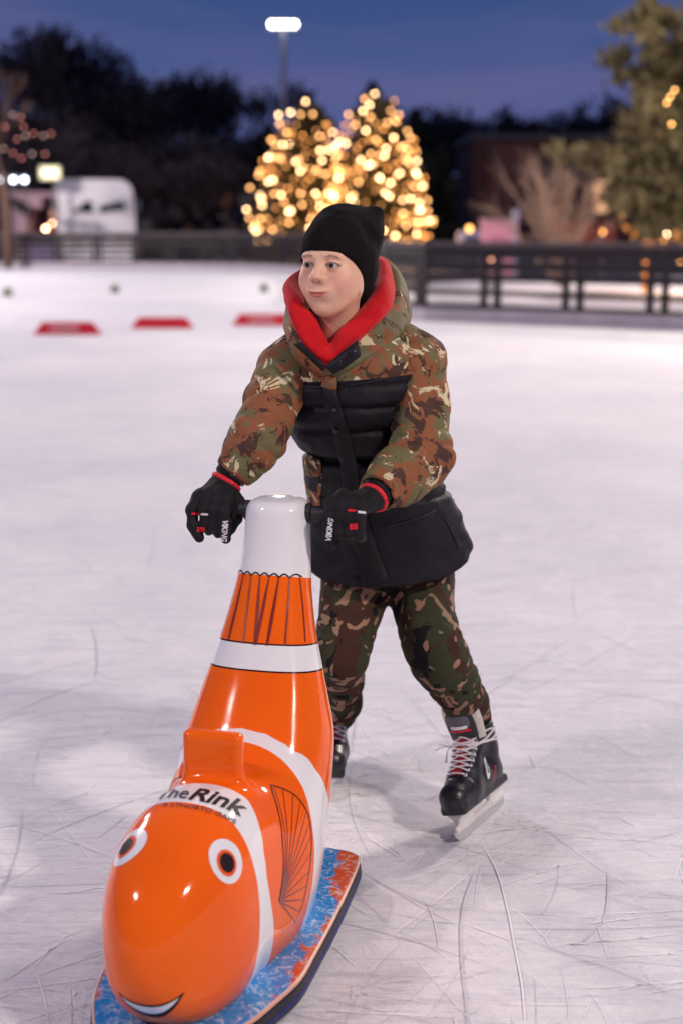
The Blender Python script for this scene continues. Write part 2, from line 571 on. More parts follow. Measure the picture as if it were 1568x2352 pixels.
def nz(sc, det=4.0, rg=0.6, dis=0.0, vec=None):
    n = node(ns, 'ShaderNodeTexNoise', Scale=sc, Detail=det, Roughness=rg, Distortion=dis)
    ls.new(vec or t.outputs['Object'], n.inputs['Vector']); return n
def mapped(rz, s):
    q = node(ns, 'ShaderNodeMapping'); q.inputs['Rotation'].default_value = (0, 0, rz); q.inputs['Scale'].default_value = s
    ls.new(t.outputs['Object'], q.inputs[0]); return q.outputs[0]
big = nz(0.55, 5.0, 0.6, 0.4)
mid = nz(5.0, 6.0, 0.7, 0.5)
fine = nz(60.0, 5.0, 0.7)
frost = nz(24.0, 8.0, 0.82, 0.8)
s1 = nz(16.0, 6.0, 0.75, 0.6, mapped(0.25, (0.30, 1.8, 1)))
s2 = nz(14.0, 6.0, 0.75, 0.6, mapped(-0.5, (0.26, 1.7, 1)))
s3 = nz(15.0, 6.0, 0.75, 0.6, mapped(1.1, (0.30, 1.7, 1)))
c1 = node(ns, 'ShaderNodeMixRGB'); c1.inputs[1].default_value = (0.61, 0.61, 0.66, 1); c1.inputs[2].default_value = (0.75, 0.74, 0.765, 1)
rr = node(ns, 'ShaderNodeMapRange'); rr.inputs['From Min'].default_value = 0.35; rr.inputs['From Max'].default_value = 0.65
ls.new(big.outputs['Fac'], rr.inputs[0]); ls.new(rr.outputs[0], c1.inputs[0])
cur = c1.outputs[0]
for s_, lo_, hi_, f_ in ((s1, 0.52, 0.66, 0.35), (s2, 0.53, 0.68, 0.35), (s3, 0.54, 0.68, 0.35), (mid, 0.54, 0.62, 0.35), (frost, 0.53, 0.62, 0.55)):
    mr = node(ns, 'ShaderNodeMapRange'); mr.inputs['From Min'].default_value = lo_; mr.inputs['From Max'].default_value = hi_; mr.inputs['To Max'].default_value = f_
    ls.new(s_.outputs['Fac'], mr.inputs[0])
    q = node(ns, 'ShaderNodeMixRGB'); ls.new(mr.outputs[0], q.inputs[0]); ls.new(cur, q.inputs[1]); q.inputs[2].default_value = (0.82, 0.80, 0.83, 1)
    cur = q.outputs[0]
for s_, lo_, hi_ in ((s2, 0.46, 0.36), (s3, 0.45, 0.35)):
    mr = node(ns, 'ShaderNodeMapRange'); mr.inputs['From Min'].default_value = lo_; mr.inputs['From Max'].default_value = hi_; mr.inputs['To Max'].default_value = 0.55
    ls.new(s_.outputs['Fac'], mr.inputs[0])
    q = node(ns, 'ShaderNodeMixRGB'); ls.new(mr.outputs[0], q.inputs[0]); ls.new(cur, q.inputs[1]); q.inputs[2].default_value = (0.50, 0.485, 0.56, 1)
    cur = q.outputs[0]
ls.new(cur, b.inputs['Base Color'])
mr = node(ns, 'ShaderNodeMapRange'); mr.inputs['To Min'].default_value = 0.34; mr.inputs['To Max'].default_value = 0.8
ls.new(mid.outputs['Fac'], mr.inputs[0]); ls.new(mr.outputs[0], b.inputs['Roughness'])
b.inputs['Specular IOR Level'].default_value = 0.25
prev = None
for s_, st, ds in ((s1, 0.5, 0.006), (s2, 0.5, 0.006), (s3, 0.5, 0.006), (mid, 0.5, 0.012), (frost, 0.7, 0.005), (fine, 0.5, 0.0015)):
    bp = node(ns, 'ShaderNodeBump', Strength=st, Distance=ds); ls.new(s_.outputs['Fac'], bp.inputs['Height'])
    if prev: ls.new(prev, bp.inputs['Normal'])
    prev = bp.outputs[0]
ls.new(prev, b.inputs['Normal'])
M['ice'] = m
# rink outline along the fence line
FLINE = [(16, 9.0), (9.5, 15.6), (4.7, 19.3), (2.3, 20.75), (1.05, 21.6), (0.62, 23.6), (0.62, 27.5), (0.45, 34.0), (-0.9, 42.5), (-4.5, 46.8), (-10.5, 48.0), (-20.0, 48.4)]
fl = catm([(x, y, 0) for x, y in FLINE], 8)
edge_pts = [(v.x, v.y) for v in fl]
poly = edge_pts + [(-24, 40), (-24, -14), (16, -14)]
mb = MB(); mb.add([(x, y, 0.0) for x, y in poly], [tuple(range(len(poly)))])
o = mb.build('ice_surface', M['ice']); tag(o, 'skated grey white rink ice crossed by blade marks', kind='structure')
# blade marks: thin arcs cut in the ice
M['mark_dark'] = mat('cut_ice_groove', (0.58, 0.56, 0.64), 0.45, 0.2, 9)
M['mark_light'] = mat('ice_shavings_and_glint', (0.85, 0.84, 0.87), 0.7, 0.1, 40)  # shavings, and the painted glint of the fresh cut
M['mark_gloss'] = mat('wet_groove', (0.62, 0.60, 0.68), 0.06, 0.1, 40, spec=1.0)
def marks(n, seed, wlo, whi, mt, z, ylo, yhi, name, xw=0.40, llo=0.25, lhi=2.2):
    r = random.Random(seed); V, F = [], []
    for _ in range(n):
        y = ylo + (yhi - ylo) * r.random() ** 1.5
        x = r.uniform(-1, 1) * (0.4 + y * xw)
        a = r.gauss(0.25, 0.65) + (math.pi / 2 if r.random() < 0.22 else 0)
        L = r.uniform(llo, lhi) * r.random() ** 0.5; k = r.gauss(0, 0.35) / max(L, 0.4)
        if r.random() < 0.25: k += r.choice((-1, 1)) * r.uniform(0.4, 1.3)
        w = r.uniform(wlo, whi) * (1 + 0.10 * max(0, y - 3)); st = max(4, int(L / 0.06))
        px_, py_ = x - math.cos(a) * L / 2, y - math.sin(a) * L / 2
        b0 = len(V)
        for i in range(st + 1):
            t_ = i / st; ww = w * min(1, 6 * t_, 6 * (1 - t_)) * (0.7 + 0.5 * r.random()) + 0.0002
            V.append((px_ - math.sin(a) * ww / 2, py_ + math.cos(a) * ww / 2, z)); V.append((px_ + math.sin(a) * ww / 2, py_ - math.cos(a) * ww / 2, z))
            a += k * L / st + r.gauss(0, 0.008); px_ += math.cos(a) * L / st; py_ += math.sin(a) * L / st
        for i in range(st): F.append((b0 + 2 * i, b0 + 2 * i + 1, b0 + 2 * i + 3, b0 + 2 * i + 2))
    mb = MB(); mb.v, mb.f = V, F
    o = mb.build(name, mt); tag(o, kind='stuff'); return o
o = marks(420, 3, 0.0008, 0.0022, M['mark_dark'], 0.0010, 1.6, 9.0, 'blade_groove', llo=0.10, lhi=1.3); tag(o, 'bluish blade grooves scored all over the ice')
o = marks(2300, 5, 0.0008, 0.0030, M['mark_light'], 0.0016, 1.6, 9.0, 'ice_shaving', llo=0.04, lhi=0.5); tag(o, 'white ice shavings lying along the blade marks')
o = marks(26, 8, 0.0014, 0.0026, M['mark_gloss'], 0.0021, 1.9, 7.0, 'wet_groove', llo=0.4, lhi=1.4); tag(o, 'fresh glossy blade cuts catching the light')
def cut(pxs, w, mt, z):
    Q = catm([G(x, y, z) for x, y in pxs], 10); V, F = [], []
    for i, q in enumerate(Q):
        t_ = (Q[min(i + 1, len(Q) - 1)] - Q[max(i - 1, 0)]).normalized(); s_ = Vector((-t_.y, t_.x, 0)) * w * 0.5 * min(1, 0.15 + 5 * i / len(Q), 0.15 + 5 * (1 - i / len(Q)))
        V += [q - s_, q + s_]
    return V, [(2 * i, 2 * i + 1, 2 * i + 3, 2 * i + 2) for i in range(len(Q) - 1)]
mb = MB()
for pxs in ([(1105, 1935), (1140, 2000), (1165, 2090), (1180, 2170), (1197, 2260), (1205, 2352)],): mb.add(*cut(pxs, 0.0030, None, 0.0026))
tag(mb.build('fresh_cut', M['mark_light']), 'long curved cut in the ice below the left skate, its glint painted white', 'blade cut')  # matt white stands in for the cut's glint
mb = MB()
for pxs in ([(1090, 2000), (1062, 2080), (1057, 2180), (1075, 2352)], [(820, 1995), (900, 2040), (1010, 2085), (1080, 2082)], [(1165, 2140), (1330, 2200), (1420, 2230), (1560, 2290)], [(1395, 1990), (1392, 2080), (1370, 2130), (1310, 2180)]):
    mb.add(*cut(pxs, 0.0026, None, 0.0031))
tag(mb.build('blade_scar', M['mark_dark']), 'long dark curved blade scars on the near ice', kind='stuff')

# ================================================================== rink fence
M['fence'] = mat('dark_fence_plastic', (0.016, 0.012, 0.015), 0.55, 0.2, 8, spec=0.3)
M['cap'] = mat('fence_cap_rail', (0.085, 0.066, 0.072), 0.5, 0.25, 5)
M['kick'] = mat('scuffed_kick_board', (0.40, 0.35, 0.40), 0.6, 0.35, 3)
fence = empty('rink_fence', (1.0, 21.6, 0))
tag(fence, 'dark slatted plastic fence with paired posts curving round the far side of the rink', 'fence')
FO_ = Vector((1.0, 21.6, 0))
# resample the line every 1.2 m
dense = catm([(x, y, 0) for x, y in FLINE], 40)
pts_ = [dense[0]]; acc_ = 0
for i in range(1, len(dense)):
    acc_ += (dense[i] - dense[i - 1]).length
    if acc_ >= 1.2: pts_.append(dense[i]); acc_ = 0
def fbox(a, b_, z0, z1, th, name, mt, off=0.0, shrink=0.0):
    d = (b_ - a); L = d.length; d.normalize()
    c = (a + b_) / 2 - FO_; R_ = Matrix.Rotation(math.atan2(d.y, d.x), 3, 'Z')
    mb = MB(); mb.box((0, 0, 0), (L - shrink, th, z1 - z0))
    o = mb.build(name, mt, fence); o.location = (c.x, c.y, (z0 + z1) / 2); o.rotation_euler = (0, 0, math.atan2(d.y, d.x)); return o
for i in range(len(pts_) - 1):
    a, b_ = pts_[i], pts_[i + 1]
    d = (b_ - a).normalized()
    for (z0, z1) in ((0.195, 0.262), (0.395, 0.470), (0.600, 0.705), (0.755, 0.880), (0.925, 1.100)):
        fbox(a + d * 0.0, b_ - d * 0.0, z0, z1, 0.035, 'rail', M['fence'])
    fbox(a, b_, 0.004, 0.19, 0.03, 'kick_board', M['kick'])
    fbox(a, b_, 1.104, 1.165, 0.09, 'cap_rail', M['cap'])
    for s_ in (0.0, 0.21):
        p_ = a + d * (0.06 + s_)
        fbox(p_ - d * 0.052, p_ + d * 0.052, 0.197, 1.10, 0.055, 'post', M['fence'])
# ================================================================== far side things
M['bark'] = mat('dark_bark', (0.030, 0.022, 0.020), 0.9, 0.3, 6)
M['twig'] = mat('bare_twigs', (0.026, 0.019, 0.030), 0.9, 0.3, 2)
M['lit_twig'] = mat('lit_colour_twigs', (0.30, 0.20, 0.15), 0.9, 0.3, 2)  # warm lamplight put into the shrub's twig colour
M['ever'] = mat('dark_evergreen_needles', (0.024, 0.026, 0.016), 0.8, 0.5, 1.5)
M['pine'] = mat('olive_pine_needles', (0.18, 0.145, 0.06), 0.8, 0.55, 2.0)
M['fir'] = mat('fir_needles', (0.07, 0.055, 0.02), 0.8, 0.4, 2.0)
def cards(P_, size, r, stretch=1.0, droop=0.0, dirs=None):
    """many small leaf or twig clumps: one quad each, random attitude"""
    n = len(P_); a = r.normal(size=(n, 3))
    if dirs is not None: a = a * 0.35 + dirs
    a /= np.linalg.norm(a, axis=1)[:, None]
    b0 = r.normal(size=(n, 3)); b0 -= a * (a * b0).sum(1)[:, None]; b0 /= np.linalg.norm(b0, axis=1)[:, None]
    s_ = size * r.uniform(0.6, 1.4, n)[:, None]
    a = a * s_ * stretch; b0 = b0 * s_
    V = np.stack([P_ - a * 0.5 - b0 * 0.25, P_ - a * 0.1 + b0 * 0.5, P_ + a * 0.5 + b0 * 0.1, P_ + a * 0.1 - b0 * 0.5], axis=1).reshape(-1, 3)
    return V, np.arange(4 * n).reshape(n, 4)
def branches(seed, H, spread, levels=4, base_r=0.16, up=0.75, n0=5, start=0.25):
    r = random.Random(seed); segs = []; tips = []
    def go(p, d, L, rad, lev):
        k = 3; q = p
        for i in range(k):
            d2 = (d + Vector((r.gauss(0, .12), r.gauss(0, .12), r.gauss(0.03, .08)))).normalized()
            n = q + d2 * L / k; segs.append((q, n, rad * (1 - 0.5 * i / k), rad * (1 - 0.5 * (i + 1) / k), lev)); q = n; d = d2
        if lev >= levels: tips.append((q, d)); return
        for j in range(r.randint(2, 4)):
            a = r.uniform(0, 6.283); s_ = r.uniform(0.35, 0.95) * spread
            nd = (d * 1.0 + Vector((math.cos(a) * s_, math.sin(a) * s_, up * 0.35))).normalized()
            go(q if j < 2 else p.lerp(q, r.uniform(.4, .9)), nd, L * r.uniform(.55, .8), rad * 0.5, lev + 1)
    go(Vector((0, 0, 0)), Vector((0, 0, 1)), H * 0.36, base_r, 0)
    return segs, tips
def tree_meshes(seed, H, spread, leaf, nleaf, lsize, mt, levels=4, stretch=3.0, cl=0.5, base_r=0.16):
    segs, tips = branches(seed, H, spread, levels, base_r)
    mt_ = MB(); mc = MB()
    for a, b_, r0, r1, lev in segs:
        (mt_ if lev <= 1 else mc).tube([a, b_], [max(r0, 0.012), max(r1, 0.010)], 5 if lev < 2 else 3, cap=False)
    r = np.random.default_rng(seed)
    tp = np.array([tuple(t_[0]) for t_ in tips]); td = np.array([tuple(t_[1]) for t_ in tips])
    ix = r.integers(0, len(tp), nleaf)
    Pn = tp[ix] + r.normal(size=(nleaf, 3)) * cl
    V, F = cards(Pn, lsize, r, stretch, dirs=td[ix])
    k = len(mc.v); mc.v += [tuple(v) for v in V]; mc.f += [tuple(int(i) + k for i in f) for f in F]
    tm, cm = mt_.mesh('trunk'), mc.mesh('crown')
    return tm, cm
def place_tree(protos, x, y, s, rz, name, label, group, bark, leaf, z=-0.02):
    t_ = empty(name, (x, y, z), rz); t_.scale = (s, s, s)
    tm, cm = protos
    if not tm.materials: tm.materials.append(bark); cm.materials.append(leaf)
    a = bpy.data.objects.new('trunk', tm); C.objects.link(a); a.parent = t_
    b_ = bpy.data.objects.new('crown', cm); C.objects.link(b_); b_.parent = t_
    tag(t_, label, 'tree', group); return t_
bareA = tree_meshes(101, 10, 0.75, None, 650, 0.14, None, 5, 4.0, 0.30)
bareB = tree_meshes(102, 10, 0.6, None, 650, 0.14, None, 5, 4.0, 0.30)
bareC = tree_meshes(103, 10, 0.9, None, 4200, 0.34, None, 4, 1.2, 0.8)
bareD = tree_meshes(104, 10, 0.7, None, 3600, 0.34, None, 4, 1.2, 0.7)
def conifer_mesh(seed, H, R, n, lsize, layers=16, ex=0.85):
    r = np.random.default_rng(seed)
    mt_ = MB(); mt_.tube([(0, 0, 0), (0, 0, H * 0.5), (0, 0, H * 0.98)], [H * 0.018, H * 0.011, 0.02], 7)
    Ps, Ds = [], []
    nb = layers * 7
    for i in range(nb):
        f_ = (i + r.uniform(0, 1)) / nb; z = H * (0.06 + 0.93 * f_); L = R * (1 - f_) ** ex * r.uniform(0.65, 1.12) + 0.05
        a = r.uniform(0, 2 * math.pi); k = max(3, int(n * L / (R * nb) * 2))
        u_ = r.uniform(0.08, 1, k) ** 0.7
        P_ = np.stack([np.cos(a) * L * u_, np.sin(a) * L * u_, z - 0.22 * L * u_ + 0.12 * L * u_ ** 2], axis=1) + r.normal(size=(k, 3)) * np.array([0.10, 0.10, 0.05]) * R * 0.5
        Ps.append(P_); Ds.append(np.tile([np.cos(a), np.sin(a), -0.15], (k, 1)))
        mt_.tube([(0, 0, z), (math.cos(a) * L * .9, math.sin(a) * L * .9, z - 0.12 * L)], [0.03, 0.008], 3, cap=False)
    V, F = cards(np.concatenate(Ps), lsize, r, 1.9, dirs=np.concatenate(Ds))
    return mt_.mesh('trunk'), mesh_np('crown', V, F)
con1 = conifer_mesh(201, 10, 2.9, 5200, 0.36)
con2 = conifer_mesh(202, 10, 2.3, 5200, 0.34)
def X(px, Y): return (px - 784.0) / FPX * (Y * CP + CAM_H * SP)
def top_s(py, Y, H=10.0): return (P(784, py, Y).z + 0.02) / H
woods = [  # photo x, photo y of the top, distance, kind
    (-60, 20, 74, bareA), (25, 75, 70, bareB), (105, 120, 84, bareA), (170, 85, 92, bareB), (235, 165, 88, bareA), (60, 210, 66, bareC), (-20, 190, 62, bareD),
    (305, 150, 78, bareC), (140, 115, 86, bareA), (270, 150, 82, bareB), (330, 172, 88, bareA), (430, 190, 90, bareB), (500, 185, 92, bareA), (70, 60, 80, bareA), (345, 185, 84, bareB), (405, 205, 96, bareA), (455, 180, 100, bareB), (525, 160, 96, bareB), (560, 250, 92, bareD), (490, 270, 80, bareC), (400, 260, 70, bareC), (300, 270, 68, bareD), (190, 250, 70, bareC), (600, 300, 96, bareC), (130, 290, 60, bareD), (250, 330, 62, bareC), (360, 350, 62, bareD), (460, 350, 64, bareC), (540, 370, 68, bareD),
    (1020, 270, 110, bareC), (1065, 255, 118, bareA), (1120, 225, 120, bareB), (1165, 235, 118, bareA), (1215, 275, 122, bareD), (1265, 215, 118, bareB), (1330, 250, 120, bareA), (1385, 235, 112, bareB), (1440, 240, 118, bareD)]
ORD = ['leftmost', 'second from the left', 'third from the left', 'fourth from the left', 'fifth from the left', 'sixth from the left', 'seventh from the left', 'eighth from the left', 'ninth from the left', 'tenth from the left', 'eleventh from the left', 'twelfth from the left', 'thirteenth from the left', 'fourteenth from the left', 'rightmost', 'rightmost']
keyw = lambda w: (w[0] < 800, w[3] in (bareC, bareD))
for i, (px_, py_, Y, pr) in enumerate(woods):
    rank = sorted(w[0] for w in woods if keyw(w) == keyw((px_, py_, Y, pr))).index(px_)
    left = px_ < 800
    dense = pr in (bareC, bareD)
    lab = {(True, True): 'dark bushy tree, %s in the lower wood beyond the rink', (True, False): 'tall thin bare tree, %s against the sky over the left wood',
           (False, True): 'dark bushy tree, %s on the skyline above the brick building', (False, False): 'thin bare tree, %s on the skyline above the brick building'}[(left, dense)] % ORD[rank]
    place_tree(pr, X(px_, Y), Y, top_s(py_ + ((85 if py_ < 285 else 40) if (left and dense) else 0), Y) * (1.08 if left else 1.0), i * 1.7, 'bare_tree', lab, {True: 'leafless trees of the wood on the left', False: 'skyline trees behind the building'}[left] , M['bark'], M['twig'])
evs = [(705, 205, 84, con2, 'pointed dark fir behind the left Christmas tree'), (850, 188, 86, con2, 'tallest dark fir, its tip above the right Christmas tree'), (952, 248, 88, con1, 'dark fir just right of the Christmas trees'), (905, 262, 80, con1, 'dark fir half hidden behind the right Christmas tree'), (618, 285, 78, con1, 'dark fir left of the Christmas trees, below the lamp pole'), (1010, 330, 76, con1, 'short dark fir between the Christmas trees and the brick building')]
for i, (px_, py_, Y, pr, lab) in enumerate(evs):
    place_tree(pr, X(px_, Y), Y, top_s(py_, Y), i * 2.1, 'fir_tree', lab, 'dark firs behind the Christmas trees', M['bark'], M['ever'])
# dark wooded rise behind everything
V, F = [], []
nx_, ny_ = 90, 10
for j in range(ny_ + 1):
    for i in range(nx_ + 1):
        x = -170 + 340 * i / nx_; y = 100 + 14 * j
        h_ = 5.6 * min(1, j / 4.0) * (1 + 0.35 * math.sin(i * 0.37) + 0.2 * math.sin(i * 0.9 + 2)) * (1.0 if x < 5 else 0.8)
        V.append((x, y, -0.5 + h_ + (0.7 * random.random() if j else 0)))
for j in range(ny_):
    for i in range(nx_): F.append((j * (nx_ + 1) + i, j * (nx_ + 1) + i + 1, (j + 1) * (nx_ + 1) + i + 1, (j + 1) * (nx_ + 1) + i))
mb = MB(); mb.v, mb.f = V, F
M['hill'] = mat('dark_wooded_slope', (0.020, 0.016, 0.022), 0.95, 0.5, 0.4)
tag(mb.build('hill', M['hill'], smooth=True), 'dark wooded rise behind the rink', kind='structure')
r = np.random.default_rng(55)
n = 9000
hx_ = r.uniform(-75, 75, n); hy_ = r.uniform(52, 112, n) ; hy_ = np.where(hx_ > -2, np.maximum(hy_, 100), hy_)
V, F = cards(np.stack([hx_, hy_ + 2, r.uniform(0, 1, n) ** 1.4 * np.where(hx_ < -2, 3.0 + (hy_ - 52) * 0.03, 6.0)], axis=1), 0.8, r, 1.0)
o = link('undergrowth', mesh_np('undergrowth', V, F), M['twig']); tag(o, 'tangled dark undergrowth of the wood', kind='stuff')

# ---- Christmas trees with bulbs
def emis(name, col, s_):
    m, ns, ls, b = new_mat(name)
    b.inputs['Base Color'].default_value = rgba([c * 0.5 for c in col]); b.inputs['Emission Color'].default_value = rgba(col); b.inputs['Emission Strength'].default_value = s_
    m.cycles.emission_sampling = 'NONE'
    return m
BULBS = []
for nm, col, s_ in (('bright', (1.0, 0.62, 0.30), 17.0), ('mid', (1.0, 0.48, 0.17), 9.5), ('dim', (1.0, 0.38, 0.09), 5.0)):
    me = ico(0.056, 2); me.materials.append(emis(nm + '_warm_bulb', col, s_)); BULBS.append(me)
    me.polygons.foreach_set('use_smooth', np.ones(len(me.polygons), dtype=bool))
DIMB = emis('inner_warm_bulb', (1.0, 0.42, 0.12), 4.5)
def xmas(cx, top, hw, Y, seed, n, label):
    H = P(784, top, Y).z; x0 = X(cx, Y); R = hw / FPX * Y
    t_ = empty('christmas_tree', (x0, Y, -0.02)); tag(t_, label, 'christmas tree', 'two Christmas trees wrapped in warm fairy lights')
    tm, cm = conifer_mesh(seed, H, R * 0.95, 9000, 0.17, 18, 0.42)
    link('trunk', tm, M['bark'], t_); link('crown', cm, M['fir'], t_, smooth=False)
    r = random.Random(seed)
    # strings looped round the tree in sagging swags, clustered
    for k in range(n):
        f_ = (k + 0.5) / n; f_ = 1 - (1 - f_ * 0.999) ** 0.60
        turns = 8.5
        a = f_ * turns * 2 * math.pi * 1.4 + r.uniform(-.5, .5)
        rad = R * min(1.0, 1.04 * (1 - f_) ** 0.42) * (0.80 + 0.28 * r.random()) * (0.80 + 0.2 * min(1, f_ / 0.12)) + 0.04
        z = H * (0.12 + 0.875 * f_) + 0.18 * math.sin(a * 3 + seed) - 0.1 * r.random() + 0.10 * math.sin(a * 7)
        lump = 0.5 + 0.5 * math.sin(a * 2.3 + f_ * 31 + seed)
        if lump < 0.12 and r.random() < 0.5: continue
        m_ = 0 if r.random() < 0.34 * (0.4 + lump) else (1 if r.random() < 0.55 else 2)
        if math.sin(a) > 0.2: m_ = 2 if r.random() < 0.6 else 1
        q = bpy.data.objects.new('bulb', BULBS[m_]); C.objects.link(q); q.parent = t_
        q.location = (rad * math.cos(a), rad * math.sin(a), max(0.1, z))
    q = bpy.data.objects.new('bulb', BULBS[0]); C.objects.link(q); q.parent = t_; q.location = (0, 0, H)
    # the deeper, dimmer lights beyond the first few hundred
    nd = 330; rn = np.random.default_rng(seed); uu = rn.uniform(0, 1, nd) ** 0.8; aa = rn.uniform(0, 2 * math.pi, nd)
    hh = 1 - (1 - uu * 0.97) ** 0.6; rd = R * (1 - hh) ** 0.42 * rn.uniform(0.45, 0.98, nd)
    cen = np.stack([rd * np.cos(aa), rd * np.sin(aa), H * (0.12 + 0.86 * hh)], axis=1)
    im = ico(0.046, 1); iv = np.array([tuple(v.co) for v in im.vertices]); it = np.array([tuple(p.vertices) for p in im.polygons])
    V = (cen[:, None, :] + iv[None]).reshape(-1, 3); F = (it[None] + (np.arange(nd) * len(iv))[:, None, None]).reshape(-1, 3)
    o = link('inner_bulb', mesh_np('inner_bulb', V, F), DIMB, t_); tag(o, kind='stuff')
    for z_, pw in ((H * 0.22, 70), (H * 0.55, 45)):
        for sx_ in (-1, 1):
            ld = bpy.data.lights.new('fairy_light_glow', 'POINT'); ld.energy = pw; ld.color = (1.0, 0.52, 0.16); ld.shadow_soft_size = 0.6
            o = bpy.data.objects.new('fairy_light_glow', ld); C.objects.link(o); o.location = (x0 + sx_ * R * 0.55, Y - R * 1.35 * (1 - z_ / H) - 0.5, z_)
xmas(704, 232, 134, 58.0, 301, 270, 'left of two Christmas trees covered in warm white fairy lights')
xmas(858, 215, 130, 57.0, 302, 292, 'right and slightly taller Christmas tree covered in warm fairy lights')

# ---- floodlight mast (in view) and its twins outside the frame, two added to brighten the far side
M['pole'] = mat('galvanised_pole', (0.30, 0.29, 0.30), 0.5, 0.15, 6, metal=0.3)
M['lamp_body'] = mat('lamp_housing', (0.10, 0.10, 0.11), 0.5, 0.2, 6)
LAMP_E = emis('floodlight_glass', (1.0, 0.95, 0.88), 16.0)
def mast(x, y, h, aim, label, group='floodlight masts round the rink'):
    t_ = empty('floodlight_mast', (x, y, -0.02)); tag(t_, label, 'floodlight', group)
    mb = MB(); mb.tube([(0, 0, 0), (0, 0, h + 0.02)], [0.17, 0.11], 14); mb.build('pole', M['pole'], t_, smooth=True)
    d = Vector((aim[0] - x, aim[1] - y, 0)).normalized(); s_ = Vector((-d.y, d.x, 0))
    mb = MB(); mb.tube([Vector((0, 0, h)) - s_ * 0.75, Vector((0, 0, h)) + s_ * 0.75], 0.05, 8); mb.build('crossarm', M['pole'], t_)
    R_ = Matrix((s_, d, Vector((0, 0, 1)))).transposed() @ Matrix.Rotation(math.radians(-20), 3, 'X')
    for k in (-0.50, -0.17, 0.17, 0.50):
        c = Vector((0, 0, h + 0.24)) + s_ * k; dv = R_ @ Vector((0, 1, 0))
        mb = MB(); mb.tube([c - dv * 0.16, c - dv * 0.05, c + dv * 0.10], [0.09, 0.16, 0.175], 16); hd = mb.build('lamp_head', M['lamp_body'], t_, bevel=0.01)
        mb = MB(); mb.tube([c + dv * 0.102, c + dv * 0.112], [0.150, 0.150], 16); mb.build('lamp_glass', LAMP_E, hd)
    return t_
mast(X(655, 70), 70.0, P(784, 66, 70.0).z, (-2, 20), 'lit floodlight on a tall grey pole above the Christmas trees')
mast(7.5, -4.2, 7.6, (0, 4), 'floodlight mast standing behind the camera to the right')
mast(-9.0, -2.7, 8.6, (0, 4), 'floodlight mast standing behind the camera to the left')
mast(11.6, 18.2, 9.6, (0, 4), 'floodlight mast beside the rink, right of the frame')
mast(-19.6, 37.8, 9.6, (-8, 40), 'added unseen floodlight mast by the far left fence, left of the frame')
mast(14.7, 31.6, 9.1, (6, 28), 'added unseen floodlight mast behind the right fence, right of the frame')
mast(-15.6, 24.8, 10.1, (0, 8), 'floodlight mast beside the rink, left of the frame')

# ---- brick building behind, right of the Christmas trees
bx0, bx1, bY = X(1082, 86), X(1720, 86), 86.0
bh = P(784, 318, bY).z
bld = empty('brick_building', ((bx0 + bx1) / 2, bY, -0.02)); tag(bld, 'long dark brown brick building with a flat roof behind the right fence', 'building')
M['brick'] = mat('dark_brown_brick', (0.13, 0.055, 0.045), 0.85, 0.3, 0.6, 0.2, 8)
M['brick2'] = mat('lighter_red_brick', (0.24, 0.10, 0.07), 0.85, 0.3, 0.6, 0.2, 8)
W_ = bx1 - bx0
mb = MB(); mb.box((0, 6, bh / 2), (W_, 12, bh)); mb.build('wall', M['brick'], bld)
mb = MB(); mb.box((0, 6, bh + 0.14), (W_ + 0.5, 12.5, 0.28)); mb.build('roof', M['lamp_body'], bld)
mb = MB(); mb.box((-W_ / 2 + 2.2, -0.25, bh * 0.47), (2.6, 0.5, bh * 0.94)); mb.build('bay', M['brick2'], bld)
warmwin = emis('lit_window', (1.0, 0.52, 0.28), 0.9)
darkwin = mat('dark_window_glass', (0.02, 0.02, 0.03), 0.1, 0.1, 5)
for (px_, py_, lit) in ((1150, 400, 0), (1205, 400, 0), (1260, 400, 0), (1320, 400, 0), (1150, 470, 0), (1205, 470, 0), (1378, 432, 1), (1435, 430, 1), (1378, 470, 1), (1428, 470, 1), (1490, 432, 0), (1490, 470, 0)):
    q = P(px_, py_, bY); q.x -= (bx0 + bx1) / 2
    mb = MB(); mb.box((q.x, -0.02, q.z), (0.95, 0.10, 1.0)); w_ = mb.build('window', M['lamp_body'], bld)
    mb = MB(); mb.box((q.x, -0.08, q.z), (0.80, 0.03, 0.85)); mb.build('pane', warmwin if lit else darkwin, w_)
# ---- bare shrub in front of the building, warm light in its twig colour
segs, tips = branches(77, 4.4, 0.62, 4, 0.06, 1.0)
r_s = random.Random(4)
mb = MB()
bY2 = 34.0
for k in range(26):
    a = r_s.uniform(0, 6.28); sp_ = r_s.uniform(0.05, 0.9); L = r_s.uniform(2.1, 3.2)
    p_ = Vector((r_s.uniform(-.15, .15), r_s.uniform(-.15, .15), 0)); d = Vector((math.cos(a) * sp_, math.sin(a) * sp_, 1)).normalized()
    pts = [p_]
    for i in range(7):
        d = (d + Vector((r_s.gauss(0, .06), r_s.gauss(0, .06), -0.035))).normalized(); p_ = p_ + d * L / 7; pts.append(p_)
        if i > 1:
            for q in range(3):
                dd = (d + Vector((r_s.gauss(0, .45), r_s.gauss(0, .45), r_s.gauss(0, .3)))).normalized()
                mb.tube([p_, p_ + dd * 0.35, p_ + dd * 0.7 + Vector((0, 0, -0.05))], [0.012, 0.008, 0.003], 3, cap=False)
    mb.tube(pts, [0.03, 0.027, 0.024, 0.02, 0.016, 0.012, 0.009, 0.006], 4, cap=False)
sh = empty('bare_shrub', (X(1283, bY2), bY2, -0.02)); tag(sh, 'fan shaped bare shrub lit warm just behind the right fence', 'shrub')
mb.build('branch', M['lit_twig'], sh); tag(sh.children[0], kind='stuff')
